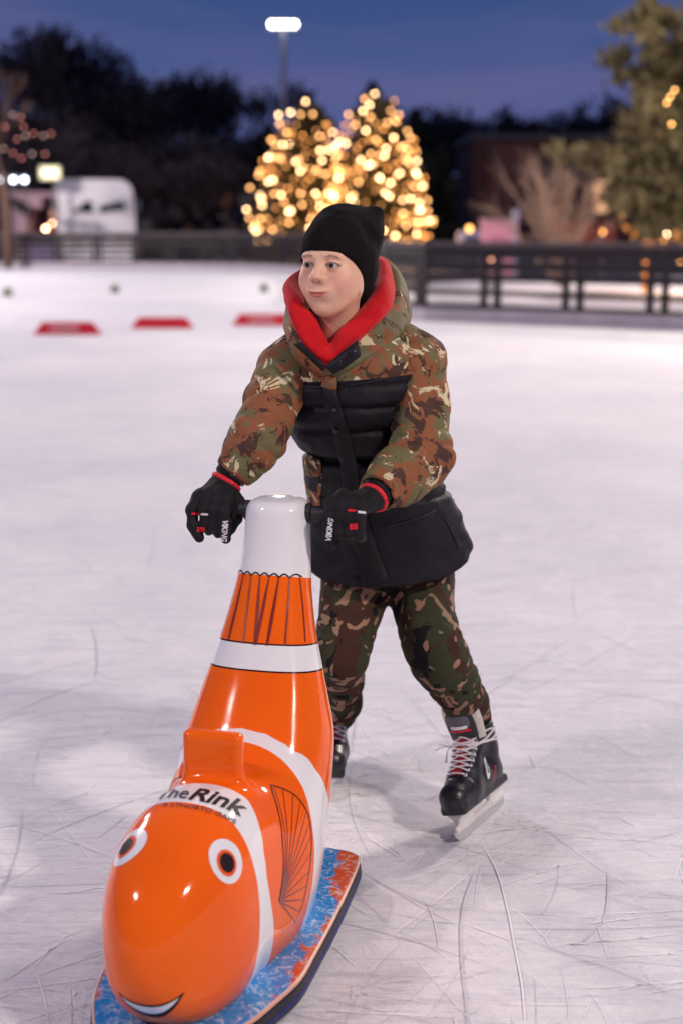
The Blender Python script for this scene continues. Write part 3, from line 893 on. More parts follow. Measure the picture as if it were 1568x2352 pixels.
# ---- big pine on the right
def big_pine():
    Y = 27.0; x0 = X(1670, Y)
    t_ = empty('pine_tree', (x0, Y, -0.02)); tag(t_, 'big olive green pine lit by the floodlights at the right edge of the picture', 'tree')
    r = np.random.default_rng(66); rr_ = random.Random(66)
    mt_ = MB(); mt_.tube([(0, 0, 0), (0.1, 0, 2.5), (-0.1, 0.1, 5.0), (0, 0, 8.2)], [0.28, 0.22, 0.14, 0.04], 9)
    Ps, Ds = [], []
    specs = []
    # limbs reaching left, from photo outline
    for (px_, py_) in ((1455, 25), (1500, 40), (1545, 30), (1480, 70), (1530, 90), (1450, 105), (1410, 135), (1470, 150), (1520, 160), (1430, 165), (1560, 130), (1440, 200), (1500, 215), (1470, 255), (1540, 240), (1420, 240), (1385, 298), (1430, 310), (1490, 310), (1550, 320), (1320, 368), (1370, 375), (1430, 370), (1500, 380), (1400, 420), (1470, 440), (1540, 430), (1380, 345), (1440, 480), (1510, 490), (1350, 410)):
        q = P(px_, py_, Y + rr_.uniform(-1.6, 1.2)); specs.append((q.x - x0, q.y - Y, q.z + 0.02))
    for _ in range(60):
        z = rr_.uniform(1.2, 8.0); a = rr_.uniform(-1.6, 1.6); L = (2.6 if z < 5.5 else 2.6 * (8.4 - z) / 2.9 + 0.3) * rr_.uniform(.5, 1)
        specs.append((L * math.cos(a) * 1.0, L * math.sin(a), z))
    for (ex, ey, ez) in specs:
        L = math.hypot(ex, ey); z0 = max(0.8, ez - 0.25 * L - 0.2)
        mt_.tube([(0, 0, z0), (ex * 0.5, ey * 0.5, z0 + 0.05 * L), (ex, ey, ez)], [0.05, 0.03, 0.012], 5, cap=False)
        for c_ in range(7):
            t_0 = rr_.uniform(0.35, 1.05)
            cx, cy, cz = ex * t_0 + rr_.gauss(0, .16), ey * t_0 + rr_.gauss(0, .2), z0 + (ez - z0) * t_0 ** 1.5 + rr_.gauss(0, .12)
            k = 42
            Ps.append(np.array([cx, cy, cz]) + r.normal(size=(k, 3)) * np.array([0.13, 0.13, 0.085])); Ds.append(np.tile([0.3 * np.sign(ex), 0, 0.9], (k, 1)))
    V, F = cards(np.concatenate(Ps), 0.105, r, 1.7, dirs=np.concatenate(Ds))
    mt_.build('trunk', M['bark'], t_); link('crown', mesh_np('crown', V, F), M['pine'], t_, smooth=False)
    for (px_, py_) in ((1548, 207), (1538, 222), (1530, 236), (1541, 285)):
        q = P(px_, py_, Y - 2.0)
        o = bpy.data.objects.new('bulb', BULB_S); C.objects.link(o); o.parent = t_; o.location = (q.x - x0, q.y - Y, q.z + 0.02)
BULB_S = ico(0.022, 2); BULB_S.materials.append(emis('amber_bulb', (1.0, 0.5, 0.14), 12.0))
big_pine()
# ---- sapling with pinkish lights at the left edge, lamps, stall, coach
tX = X(17, 30.0)
tm = tree_meshes(405, 6.0, 0.55, None, 60, 0.05, None, 4, 2.0, 0.2, 0.11)
M['sap'] = mat('brown_sapling_bark', (0.14, 0.085, 0.06), 0.9, 0.25, 8)
sp = empty('street_tree', (X(20, 47.4), 47.4, -0.02)); tag(sp, 'slim leafless tree with small pink lights by the left fence', 'tree')
mb = MB(); mb.tube([(0, 0, 0), (0.02, 0, 1.6), (-0.03, 0, 3.1)], [0.16, 0.13, 0.10], 9); mb.build('trunk', M['sap'], sp, smooth=True)
segs, tips = branches(12, 4.0, 0.85, 4, 0.06, 0.6)
mb = MB()
for a, b_, r0, r1, lev in segs: mb.tube([a * 0.9 + Vector((0, 0, 2.6)), b_ * 0.9 + Vector((0, 0, 2.6))], [max(r0, .012), max(r1, .008)], 4, cap=False)
tag(mb.build('crown', M['sap'], sp), kind='stuff')
PB = ico(0.032, 2); PB.materials.append(emis('pink_bulb', (0.9, 0.28, 0.24), 3.0)); PB2 = ico(0.032, 2); PB2.materials.append(emis('pale_bulb', (0.75, 0.5, 0.42), 3.0))
for i, (px_, py_) in enumerate(((30, 262), (48, 268), (12, 290), (60, 310), (78, 305), (40, 318), (100, 310), (118, 306), (30, 350), (74, 352), (104, 352), (50, 362), (8, 340), (55, 290))):
    q = P(px_, py_, 47.0); o = bpy.data.objects.new('bulb', PB if i % 3 else PB2); C.objects.link(o); o.parent = sp; o.location = (q.x - sp.location.x, -0.4, q.z)
# coach with snow on its windscreen
cY = 53.0
co = empty('coach', (X(226, cY), cY, -0.02)); tag(co, 'white coach parked nose on behind the left fence, windscreen half wiped of snow', 'coach')
M['coach'] = mat('white_coach_paint', (0.86, 0.82, 0.86), 0.5, 0.10, 1.5)
M['snowcap'] = mat('settled_snow', (0.82, 0.80, 0.84), 0.9, 0.1, 3)
M['glass'] = mat('dark_windscreen', (0.012, 0.018, 0.022), 0.12, 0.2, 4)
w2, ch = 1.40, P(784, 412, cY).z + 0.02
prof = [(-w2, 0.42), (-w2, ch - 0.22), (-w2 + 0.06, ch - 0.08), (-w2 + 0.2, ch), (w2 - 0.55, ch), (w2 - 0.30, ch - 0.08), (w2 - 0.14, ch - 0.24), (w2 - 0.05, ch - 0.55), (w2, ch - 1.1), (w2, 0.42)]
mb = MB(); n = len(prof)
mb.add([(x, 0, z) for x, z in prof] + [(x, 8.5, z) for x, z in prof], [tuple(range(n)), tuple(range(2 * n - 1, n - 1, -1))] + [(i, i + n, (i + 1) % n + n, (i + 1) % n) for i in range(n)])
mb.build('body', M['coach'], co)
co.rotation_euler = (0, 0, 0.17)
def cpt(px_, py_, off=-0.02):
    q = P(px_, py_, cY + off); return (q.x - co.location.x, off, q.z + 0.02)
def cpoly(name, pts, mt, d0, d1, parent):
    A_ = [cpt(x, y, d0) for x, y in pts]; B_ = [cpt(x, y, d1) for x, y in pts]; n = len(pts)
    mb = MB(); mb.add(A_ + B_, [tuple(range(n)), tuple(range(2 * n - 1, n - 1, -1))] + [(i, i + n, (i + 1) % n + n, (i + 1) % n) for i in range(n)])
    return mb.build(name, mt, parent)
ws_ = cpoly('windscreen', [(156, 450), (160, 490), (300, 490), (300, 450)], M['snowcap'], -0.06, -0.01, co)
cpoly('wiped_glass', [(164, 486), (182, 476), (197, 462), (208, 462), (212, 470), (213, 488)], M['glass'], -0.09, -0.065, ws_)
cpoly('wiped_glass', [(228, 488), (230, 472), (250, 468), (276, 462), (286, 468), (289, 482), (260, 484)], M['glass'], -0.09, -0.065, ws_)
cpoly('bumper', [(150, 585), (150, 600), (308, 600), (308, 585)], M['coach'], -0.18, 0.0, co)
for x_ in (172, 268): cpoly('headlight', [(x_, 548), (x_, 562), (x_ + 16, 562), (x_ + 16, 548)], emis('coach_lamp', (0.9, 0.6, 0.5), 0.35), -0.05, 0.0, co)
for sx_ in (-1, 1):
    mb = MB(); mb.tube([(sx_ * 0.98 - 0.14, 1.2, 0.48), (sx_ * 0.98 + 0.14, 1.2, 0.48)], 0.47, 18); mb.build('wheel', M['bumper_dark'] if 'bumper_dark' in M else M['lamp_body'], co)
    mb = MB(); mb.box((sx_ * (w2 + 0.12), -0.1, ch - 0.95), (0.14, 0.1, 0.42)); mb.build('mirror', M['lamp_body'], co)
# snack stall left of the coach
kY = 55.0
st = empty('snack_stall', (X(86, kY), kY, -0.02)); tag(st, 'pale pink snack stall with an open hatch left of the coach', 'stall')
M['stall'] = mat('pale_pink_panel', (0.50, 0.32, 0.38), 0.7, 0.25, 0.8)
M['stall2'] = mat('mauve_panel', (0.26, 0.19, 0.34), 0.7, 0.25, 0.8)
def spt(name, x0, x1, y0, y1, d0, d1, mt, parent=st, base_=None):
    a, b_ = P(x0, y1, kY), P(x1, y0, kY)
    mb = MB(); mb.box(((a.x + b_.x) / 2 - st.location.x, (d0 + d1) / 2, (a.z + b_.z) / 2 + .02), (b_.x - a.x, d1 - d0, b_.z - a.z)); return mb.build(name, mt, parent)
spt('side_wall', 34, 62, 452, 604, 0, 2.5, M['stall']); spt('back_wall', 62, 142, 452, 604, 2.3, 2.5, M['stall2']); spt('counter_wall', 62, 142, 548, 604, 0.0, 0.15, M['stall2'])
spt('roof', 30, 146, 442, 452, -0.4, 2.6, M['stall']); spt('awning', 34, 100, 452, 478, -0.35, -0.2, M['stall']); spt('post', 132, 142, 478, 548, 0.0, 0.12, M['stall2'])
spt('counter', 60, 144, 542, 548, -0.25, 0.4, M['stall'])
spt('inner_screen', 98, 110, 500, 545, 1.2, 1.3, mat('orange_banner', (0.7, 0.12, 0.03), 0.7), st)
spt('menu_board', 115, 132, 480, 498, 0.2, 0.25, emis('menu_glow', (0.8, 0.45, 0.30), 0.7), st)
for x_, y_, s_ in ((105, 524, 3.5), (120, 512, 1.4)):
    q = P(x_, y_, kY); me = ico(0.06, 2); me.materials.append(emis('stall_lamp', (1.0, 0.55, 0.3), 9 * s_))
    o = link('lamp', me, None, st); o.location = (q.x - st.location.x, 0.05, q.z)
# illuminated sign above
sY = 52.0
sg = empty('lit_sign', (X(124, sY), sY, P(784, 397, sY).z)); tag(sg, 'glowing yellow white sign raised above the stall, left of the coach', 'sign')
mb = MB(); mb.box((0, 0.06, 0), (0.80, 0.12, 0.52)); bx_ = mb.build('sign_box', M['lamp_body'], sg)
mb = MB(); mb.box((0, -0.012, 0), (0.72, 0.02, 0.44)); mb.build('sign_face', emis('sign_glow', (1.0, 0.90, 0.50), 0.95), sg)
letm = emis('sign_letter_glow', (1.0, 0.96, 0.75), 2.2)
rs = random.Random(5)
for r_i, z_ in enumerate((0.08, -0.10)):
    for k in range(5):
        mb = MB(); mb.box((-0.24 + 0.12 * k, -0.04, z_), (0.07, 0.02, 0.13)); mb.build('letter_bar', letm, sg)
mb = MB(); mb.tube([(0.15, 0.1, -0.2), (0.15, 0.1, -sg.location.z)], 0.05, 8); mb.build('post', M['pole'], sg)
# cool lamps at the left edge
for i, (x_, lab) in enumerate(((6, 'leftmost of three cool white lamps at the left edge'), (33, 'middle one of three cool white lamps at the left edge'), (58, 'rightmost of three cool white lamps at the left edge'))):
    q = P(x_, 413, 50.0); t_ = empty('street_lamp', (q.x, 50.0, -0.02)); tag(t_, lab, 'street lamp', 'cool white lamps at the left edge')
    mb = MB(); mb.tube([(0, 0, 0), (0, 0, q.z + 0.1)], 0.035, 8); mb.build('pole', M['lamp_body'], t_)
    mb = MB(); mb.box((0, -0.1, q.z + 0.14), (0.26, 0.3, 0.06)); mb.build('lamp_shade', M['lamp_body'], t_)
    me = ico(0.075, 2); me.materials.append(emis('cool_lamp', (0.75, 0.82, 1.0), 14.0)); o = link('lamp_bulb', me, None, t_); o.location = (0, -0.1, q.z + 0.02)
# ---- pink kiosk, parked van, lamps behind the right fence
def kiosk():
    Y = 42.0; t_ = empty('pink_kiosk', (X(1147, Y), Y, -0.02)); tag(t_, 'small pink lit kiosk behind the right fence', 'kiosk')
    zt = P(784, 506, Y).z; w_ = 75 / FPX * Y
    mb = MB(); mb.box((0, 0.6, zt / 2), (w_, 1.2, zt)); mb.build('wall', mat('pink_panel', (0.80, 0.33, 0.45), 0.6, 0.08, 2), t_)
    mb = MB(); mb.box((0, 0.6, zt + 0.03), (w_ + 0.08, 1.3, 0.06)); mb.build('roof', mat('pale_pink_roof', (0.6, 0.35, 0.42), 0.6), t_)
    mb = MB(); mb.box((0, -0.02, 0.95), (w_ * 0.6, 0.04, 0.3)); mb.build('hatch', mat('rose_hatch', (0.55, 0.2, 0.3), 0.6), t_)
kiosk()
bn = empty('white_van', (X(1088, 44), 44.0, -0.02)); tag(bn, 'pale lilac grey van roof showing left of the pink kiosk', 'van')
M['van'] = mat('lilac_white_paint', (0.42, 0.40, 0.55), 0.4, 0.1, 2)
mb = MB(); zt = P(784, 530, 44).z; mb.box((0, 0.9, (zt + 0.4) / 2), (0.85, 1.8, zt - 0.4)); mb.build('body', M['van'], bn, bevel=0.12)
mb = MB(); mb.box((0, -0.02, zt - 0.35), (0.66, 0.03, 0.3)); mb.build('windscreen', M['glass'], bn)
for sx_ in (-1, 1):
    mb = MB(); mb.tube([(sx_ * 0.36 - .08, 0.3, 0.3), (sx_ * 0.36 + .08, 0.3, 0.3)], 0.28, 14); mb.build('wheel', M['lamp_body'], bn)
pp_ = empty('mauve_post', (X(1178, 41), 41.0, -0.02)); tag(pp_, 'slim mauve sign post at the right end of the pink kiosk', 'post')
zt = P(784, 482, 41).z
mb = MB(); mb.tube([(0.05, 0, 0), (-0.03, 0, zt)], 0.06, 8); mb.build('pole', M['van'], pp_)
mb = MB(); mb.box((0.02, -0.04, zt - 0.1), (0.16, 0.05, 0.25)); mb.build('sign_plate', M['van'], pp_)
def glow(px_, py_, Y, r0, col, s_, label, name='garden_lamp'):
    q = P(px_, py_, Y); t_ = empty(name, (q.x, Y, -0.02)); tag(t_, label, 'lamp')
    mb = MB(); mb.tube([(0, 0, 0), (0, 0, max(0.2, q.z - r0))], 0.03, 6); mb.build('pole', M['lamp_body'], t_)
    me = ico(r0, 2); me.materials.append(emis('lamp_glow', col, s_)); o = link('lamp_bulb', me, None, t_); o.location = (0, 0, q.z)
glow(1077, 524, 40, 0.085, (1.0, 0.5, 0.12), 5.0, 'round amber lamp left of the pink kiosk')
glow(1383, 531, 38, 0.05, (1.0, 0.42, 0.10), 8.0, 'small amber lamp in front of the brick building')
glow(1127, 592, 30, 0.035, (1.0, 0.42, 0.22), 6.0, 'amber lamp seen through the fence slats below the pink kiosk')
rb = empty('red_market_stall', (X(1350, 60), 60.0, -0.02)); tag(rb, 'low dim red stall in front of the brick building', 'stall')
mb = MB(); mb.box((0, 0.8, 0.75), (2.2, 1.6, 1.5)); mb.build('wall', mat('dull_red_panel', (0.50, 0.10, 0.07), 0.7, 0.2, 1), rb)
mb = MB(); mb.box((0, 0.8, 1.55), (2.4, 1.9, 0.1)); mb.build('roof', mat('dull_red_roof', (0.28, 0.08, 0.06), 0.7, 0.2, 1), rb)
# amber lit small tree at the far right
at_ = empty('lit_small_tree', (X(1512, 31), 31.0, -0.02)); tag(at_, 'small tree wrapped in amber light at the far right behind the fence', 'tree', )
r = np.random.default_rng(9)
mb = MB(); mb.tube([(-0.3, 0, 0), (-0.28, 0, 0.9), (-0.25, 0, 1.9)], [0.09, 0.08, 0.05], 8); mb.build('trunk', mat('amber_lit_bark', (0.7, 0.33, 0.08), 0.9, 0.2, 5), at_)  # amber glow of the lights put into the bark colour
V, F = cards(np.stack([r.normal(0.05, 0.28, 700), r.normal(0, 0.25, 700), r.normal(1.55, 0.22, 700)], axis=1), 0.09, r, 1.6)
link('crown', mesh_np('crown', V, F), mat('amber_lit_leaves', (0.55, 0.30, 0.07), 0.8, 0.3, 5), at_, smooth=False)  # leaf colour carries the amber light too
AB = ico(0.045, 2); AB.materials.append(emis('amber_bulb_b', (1.0, 0.72, 0.44), 34.0)); AB2 = ico(0.042, 2); AB2.materials.append(emis('amber_bulb_c', (1.0, 0.42, 0.10), 8.0))
for i, (px_, py_) in enumerate(((1532, 520), (1540, 530), (1545, 515), (1530, 535), (1555, 524), (1504, 540), (1520, 548), (1490, 510), (1510, 505), (1500, 520), (1488, 545), (1525, 500), (1540, 590), (1530, 602), (1562, 596))):
    q = P(px_, py_, 30.5); o = bpy.data.objects.new('bulb', AB if i < 5 else AB2); C.objects.link(o); o.parent = at_; o.location = (q.x - at_.location.x, -0.5, q.z)
ld = bpy.data.lights.new('fairy_light_glow', 'POINT'); ld.energy = 120; ld.color = (1.0, 0.5, 0.14); ld.shadow_soft_size = 0.3
o = bpy.data.objects.new('fairy_light_glow', ld); C.objects.link(o); o.location = (X(1525, 29.8), 29.8, 1.3)

# ---- red wedge barriers on the ice and small markers
M['wedge'] = mat('red_foam_block', (0.62, 0.012, 0.03), 0.55, 0.12, 4)
for i, (x0, x1, y0, y1, lab, txt) in enumerate(((76, 229, 740, 769, 'leftmost red trapezoid block on the ice with white lettering', True), (300, 443, 729, 755, 'middle red trapezoid block on the ice, plain faced', False), (532, 680, 721, 748, 'right red trapezoid block with white lettering, beside the boy', True))):
    a, b_ = G(x0, y1), G(x1, y1); c = (a + b_) / 2; w_ = (b_ - a).length; h_ = P(784, y0, c.y + 0.1).z; an = math.atan2((b_ - a).y, (b_ - a).x)
    t_ = empty('barrier_block', (c.x, c.y, 0), an); tag(t_, lab, 'barrier', 'red trapezoid blocks on the ice')
    mb = MB(); s_ = w_ / 2; tp = s_ * 0.76
    mb.add([(-s_, 0, 0.003), (s_, 0, 0.003), (s_, 0.22, 0.003), (-s_, 0.22, 0.003), (-tp, 0.09, h_), (tp, 0.09, h_), (tp, 0.13, h_), (-tp, 0.13, h_)], [(3, 2, 1, 0), (4, 5, 6, 7), (0, 1, 5, 4), (1, 2, 6, 5), (2, 3, 7, 6), (3, 0, 4, 7)])
    bd = mb.build('block', M['wedge'], t_, bevel=0.008)
    if txt:
        sl = math.atan2(h_, 0.09)
        vs, fs = 0, 0
        rr_ = random.Random(i)
        x = -0.20
        for k in range(7):
            wk = 0.028 if k else 0.02
            mb = MB(); z_ = h_ * 0.52; mb.box((x, 0.09 * 0.52 - 0.006, z_), (wk, 0.004, h_ * 0.34), Matrix.Rotation(-(math.pi / 2 - sl), 3, 'X'))
            mb.build('lettering', M['white_print'], t_); x += 0.055
for (px_, py_, lab) in ((19, 672, 'small dark green marker on the ice near the left edge'), (265, 664, 'small dark green marker on the ice behind the red blocks'), (607, 662, 'small dark green marker on the ice beside the boy')):
    g_ = G(px_, py_ + 8); t_ = empty('ice_marker', (g_.x, g_.y, 0)); tag(t_, lab, 'marker', 'small green markers on the ice')
    mb = MB(); mb.box((0, 0, 0.075), (0.20, 0.20, 0.14), taper=0.6); mb.build('marker_body', mat('dull_green_rubber', (0.10, 0.13, 0.09), 0.7), t_, bevel=0.01)
    mb = MB(); mb.box((0, 0, 0.165), (0.10, 0.10, 0.04)); mb.build('marker_cap', mat('yellow_cap', (0.45, 0.42, 0.25), 0.6), t_)
# ================================================================== clownfish skating aid
FAX = math.radians(16)
Fv = Vector((-math.sin(FAX), -math.cos(FAX), 0)); Lv = Vector((math.cos(FAX), -math.sin(FAX), 0))
FO = Fv * -2.37 + Lv * -0.916
FM = Matrix(((Fv.x, Lv.x, 0, FO.x), (Fv.y, Lv.y, 0, FO.y), (0, 0, 1, 0), (0, 0, 0, 1)))
FMI = FM.inverted()
fish = empty('skating_aid', FO, math.atan2(Fv.y, Fv.x))
tag(fish, 'glossy orange clownfish skating aid with white bands on a blue and orange sled base', 'skating aid')

FCOL = smooth_keys([  # z, cx, cy, rx(along), ry(half width)
    (0.02, -0.12, 0, 0.20, 0.125),
    (0.12, -0.13, 0, 0.195, 0.140),
    (0.22, -0.155, 0, 0.185, 0.150),
    (0.31, -0.185, 0, 0.165, 0.153),
    (0.39, -0.225, 0, 0.140, 0.147),
    (0.46, -0.248, 0, 0.115, 0.130),
    (0.53, -0.270, 0, 0.093, 0.111),
    (0.60, -0.292, 0, 0.079, 0.092),
    (0.67, -0.317, 0, 0.070, 0.078),
    (0.74, -0.34, 0, 0.064, 0.070),
    (0.85, -0.355, 0, 0.060, 0.063),
    (0.90, -0.355, 0, 0.060, 0.063)])
def fish_sdf(p):
    c = column(p, FCOL, 2.35)
    c = smax(c, p[:, 2] - 0.853 + 1.6 * ((p[:, 0] + 0.355) ** 2 + p[:, 1] ** 2), 0.020)
    q = np.abs((p - np.array([0.14, 0, 0.197])) / np.array([0.26, 0.137, 0.2]))
    b = (np.sqrt(q[:, 0] ** 2 + (q[:, 1] ** 2.5 + q[:, 2] ** 2.5) ** 0.8) - 1) * 0.15
    b = smin(b, ell(p, (-0.03, 0, 0.19), (0.22, 0.146, 0.185)), 0.05)
    d = smin(c, b, 0.07)
    fin = rbox(p, (0.018, -0.006, 0.405), (0.016, 0.058, 0.072), 0.012)
    d = smin(d, fin, 0.022)
    return smax(d, 0.045 - p[:, 2], 0.01)
FV, FF = sculpt('fish', fish_sdf, (-0.42, -0.21, 0.03), (0.43, 0.21, 0.87), 0.0055)
FBVH = bvh_of(FV, FF)
def fhit(x, y):
    """where the line of sight through a photo point meets the fish (fish-local)"""
    o = FMI @ Vector((0, 0, CAM_H)); d = (FMI.to_3x3() @ ray(x, y)).normalized()
    h, n, i, t = FBVH.ray_cast(o, d)
    return h, n

# body colours: orange moulded plastic with white bands
th = np.degrees(np.arctan2(FV[:, 2] - 0.19, np.abs(FV[:, 1])))
ay = np.abs(FV[:, 1])
xt = np.interp(th, [-60, -33, 3, 25, 40, 55, 68, 90], [0.07, 0.092, 0.121, 0.131, 0.122, 0.092, 0.062, 0.050])
xb = np.interp(th, [-60, -33, 3, 40, 68, 90], [0.18, 0.176, 0.171, 0.173, 0.166, 0.166])
w1 = np.minimum(FV[:, 0] - xt, xb - FV[:, 0])
zt3 = np.interp(ay, [0, .05, .088, .12, .143, .150, .156, .165], [.436, .429, .411, .385, .353, .30, .2, .0])
xb3 = np.interp(th, [-60, -5, 25, 48, 66, 90], [-0.055, -0.074, -0.084, -0.094, -0.098, -0.100])
xt3 = np.interp(th, [-60, -10, 10, 30, 49, 68, 90], [-0.30, -0.26, -0.24, -0.195, -0.144, -0.123, -0.12])
bl3 = np.clip((th - 56) / 8, 0, 1)
w3 = np.minimum((zt3 - FV[:, 2]) * bl3 + (FV[:, 0] - xt3) * (1 - bl3), xb3 - FV[:, 0])
zm = 0.593 + 0.18 * FV[:, 0]
e2 = np.abs(FV[:, 2] - zm) - 0.0265
w4 = FV[:, 2] - (0.775 + 0.25 * FV[:, 0])
w1 = np.where((FV[:, 0] < 0.065) & (FV[:, 2] > 0.35), -0.01, w1)
white = np.maximum.reduce([w1, w3, -e2, w4])
fme = mesh_np('fish_body', FV, FF)
attr(fme, 'white', white); attr(fme, 'line', e2)
m, ns, ls, b = new_mat('orange_gloss_plastic')
a1 = node(ns, 'ShaderNodeAttribute', attribute_name='white')
a2 = node(ns, 'ShaderNodeAttribute', attribute_name='line')
mr = node(ns, 'ShaderNodeMapRange'); mr.inputs['From Min'].default_value = -0.0007; mr.inputs['From Max'].default_value = 0.0007
ls.new(a1.outputs['Fac'], mr.inputs[0])
ab = node(ns, 'ShaderNodeMath', operation='ABSOLUTE'); ls.new(a2.outputs['Fac'], ab.inputs[0])
lt = node(ns, 'ShaderNodeMath', operation='LESS_THAN'); ls.new(ab.outputs[0], lt.inputs[0]); lt.inputs[1].default_value = 0.0017
tx = node(ns, 'ShaderNodeTexCoord')
n1 = node(ns, 'ShaderNodeTexNoise', Scale=5.0, Detail=3.0); ls.new(tx.outputs['Object'], n1.inputs['Vector'])
org = node(ns, 'ShaderNodeMixRGB'); org.inputs[1].default_value = (0.84, 0.100, 0.003, 1); org.inputs[2].default_value = (0.90, 0.150, 0.005, 1)
org0 = node(ns, 'ShaderNodeMixRGB'); ls.new(n1.outputs['Fac'], org0.inputs[0]); org0.inputs[1].default_value = org.inputs[1].default_value; org0.inputs[2].default_value = org.inputs[2].default_value
nsc = node(ns, 'ShaderNodeTexNoise', Scale=55.0, Detail=7.0, Roughness=0.75, Distortion=0.6); ls.new(tx.outputs['Object'], nsc.inputs['Vector'])
rsc = node(ns, 'ShaderNodeMapRange'); rsc.inputs['From Min'].default_value = 0.70; rsc.inputs['From Max'].default_value = 0.78; rsc.inputs['To Max'].default_value = 0.5; ls.new(nsc.outputs['Fac'], rsc.inputs[0])
ls.new(rsc.outputs[0], org.inputs[0]); ls.new(org0.outputs[0], org.inputs[1]); org.inputs[2].default_value = (0.80, 0.42, 0.25, 1)
n2 = node(ns, 'ShaderNodeTexNoise', Scale=38.0, Detail=6.0, Roughness=0.7); ls.new(tx.outputs['Object'], n2.inputs['Vector'])
r_ = node(ns, 'ShaderNodeMapRange'); r_.inputs['From Min'].default_value = 0.70; r_.inputs['From Max'].default_value = 0.76
ls.new(n2.outputs['Fac'], r_.inputs[0])
wh = node(ns, 'ShaderNodeMixRGB'); wh.inputs[1].default_value = (0.78, 0.77, 0.78, 1); wh.inputs[2].default_value = (0.75, 0.42, 0.33, 1)
ls.new(r_.outputs[0], wh.inputs[0])
x1 = node(ns, 'ShaderNodeMixRGB'); ls.new(mr.outputs[0], x1.inputs[0]); ls.new(org.outputs[0], x1.inputs[1]); ls.new(wh.outputs[0], x1.inputs[2])
x2 = node(ns, 'ShaderNodeMixRGB'); ls.new(lt.outputs[0], x2.inputs[0]); ls.new(x1.outputs[0], x2.inputs[1]); x2.inputs[2].default_value = (0.03, 0.008, 0.008, 1)
ls.new(x2.outputs[0], b.inputs['Base Color'])
n3 = node(ns, 'ShaderNodeTexNoise', Scale=14.0, Detail=5.0); ls.new(tx.outputs['Object'], n3.inputs['Vector'])
r3 = node(ns, 'ShaderNodeMapRange'); r3.inputs['To Min'].default_value = 0.04; r3.inputs['To Max'].default_value = 0.16
ls.new(n3.outputs['Fac'], r3.inputs[0]); ls.new(r3.outputs[0], b.inputs['Roughness'])
b.inputs['Coat Weight'].default_value = 0.12; b.inputs['Coat Roughness'].default_value = 0.05; b.inputs['Specular IOR Level'].default_value = 0.22
body = link('fish_body', fme, m, fish)
M['ink'] = mat('black_print', (0.014, 0.007, 0.010), 0.5, 0.1, 60, spec=0.15)
M['ink_soft'] = mat('grey_print', (0.08, 0.055, 0.07), 0.5, 0.1, 60, spec=0.15)
M['ray_ink'] = mat('brown_print', (0.22, 0.022, 0.010), 0.25, 0.1, 60, coat=0.4)
M['eye_white'] = mat('white_gloss_print', (0.78, 0.78, 0.80), 0.2, 0.03, 40, coat=0.5)
M['eye_orange'] = mat('orange_gloss_print', (0.80, 0.10, 0.005), 0.2, 0.03, 40, coat=0.5)

# printed face
for sy, (ex, ey, ez) in ((1, (0.235, 0.095, 0.327)), (-1, (0.268, -0.064, 0.345))):
    h, n, i, t = FBVH.find_nearest(Vector((ex, ey, ez)))
    side = n.cross(Vector((0, 0, 1))).normalized(); upv = side.cross(n).normalized() * -1
    if upv.z < 0: upv, side = -upv, -side
    rt = upv.cross(n)
    ey_ = wrap(FBVH, 'eye', *disc(0.0388), h, rt, upv, M['eye_white'], fish, 0.0007)
    dx = -0.003
    vs, fs = disc(0.0230); vs = [(x + dx, y - 0.003) for x, y in vs]
    wrap(FBVH, 'iris', vs, fs, h, rt, upv, M['eye_orange'], ey_, 0.0013)
    vs, fs = disc(0.0168); vs = [(x + dx, y - 0.003) for x, y in vs]
    wrap(FBVH, 'pupil', vs, fs, h, rt, upv, M['ink'], ey_, 0.0019)
def crescent(w, yo, sag_t, sag_b, n=20):
    vs, fs = [], []
    for k in range(n + 1):
        x = -w + 2 * w * k / n; q = 1 - (x / w) ** 2
        vs += [(x, yo - sag_t * q), (x, yo - sag_b * q)]
    return vs, [(2 * k, 2 * k + 1, 2 * k + 3, 2 * k + 2) for k in range(n)]
mouth = wrap(FBVH, 'mouth', *crescent(0.057, 0.022, 0.012, 0.052), (0.38, 0.012, 0.118), (0, 1, 0), (0.35, 0, 1), M['ink'], fish, 0.0008)
wrap(FBVH, 'teeth', *crescent(0.049, 0.0165, 0.0105, 0.031), (0.38, 0.012, 0.118), (0, 1, 0), (0.35, 0, 1), M['eye_white'], mouth, 0.0016)
# lettering on the front band
tcen = fhit(462, 1834)[0]
rt = (fhit(505, 1840)[0] - fhit(430, 1826)[0]).normalized()
tn = (FMI.to_3x3() @ -ray(468, 1832)).normalized() * 0.55 + FBVH.find_nearest(tcen)[1] * 0.45
upv = tn.cross(rt).normalized(); rt = upv.cross(tn).normalized()
def fit_text(name, s, size, dx, dy, mat_, width=None, **kw):
    vs, fs = text_mesh(s, size, **kw)
    xs = [v[0] for v in vs]; c0 = (min(xs) + max(xs)) / 2
    k = width / (max(xs) - min(xs)) if width else 1
    vs = [((x - c0) * k + dx, y + dy) for x, y in vs]
    return wrap(FBVH, name, vs, fs, tcen, rt, upv, mat_, fish, 0.0016, 0.005)
fit_text('lettering', 'The', 0.060, -0.055, 0.010, M['ink_soft'], 0.060, bold=0.0004)
fit_text('lettering', 'Rink', 0.064, 0.030, 0.010, M['ink'], 0.102, bold=0.0016, shear=0.22)
fit_text('lettering', 'A LTHORTO GAPS', 0.0155, 0.006, -0.0315, M['ink_soft'], 0.135, bold=0.0002)
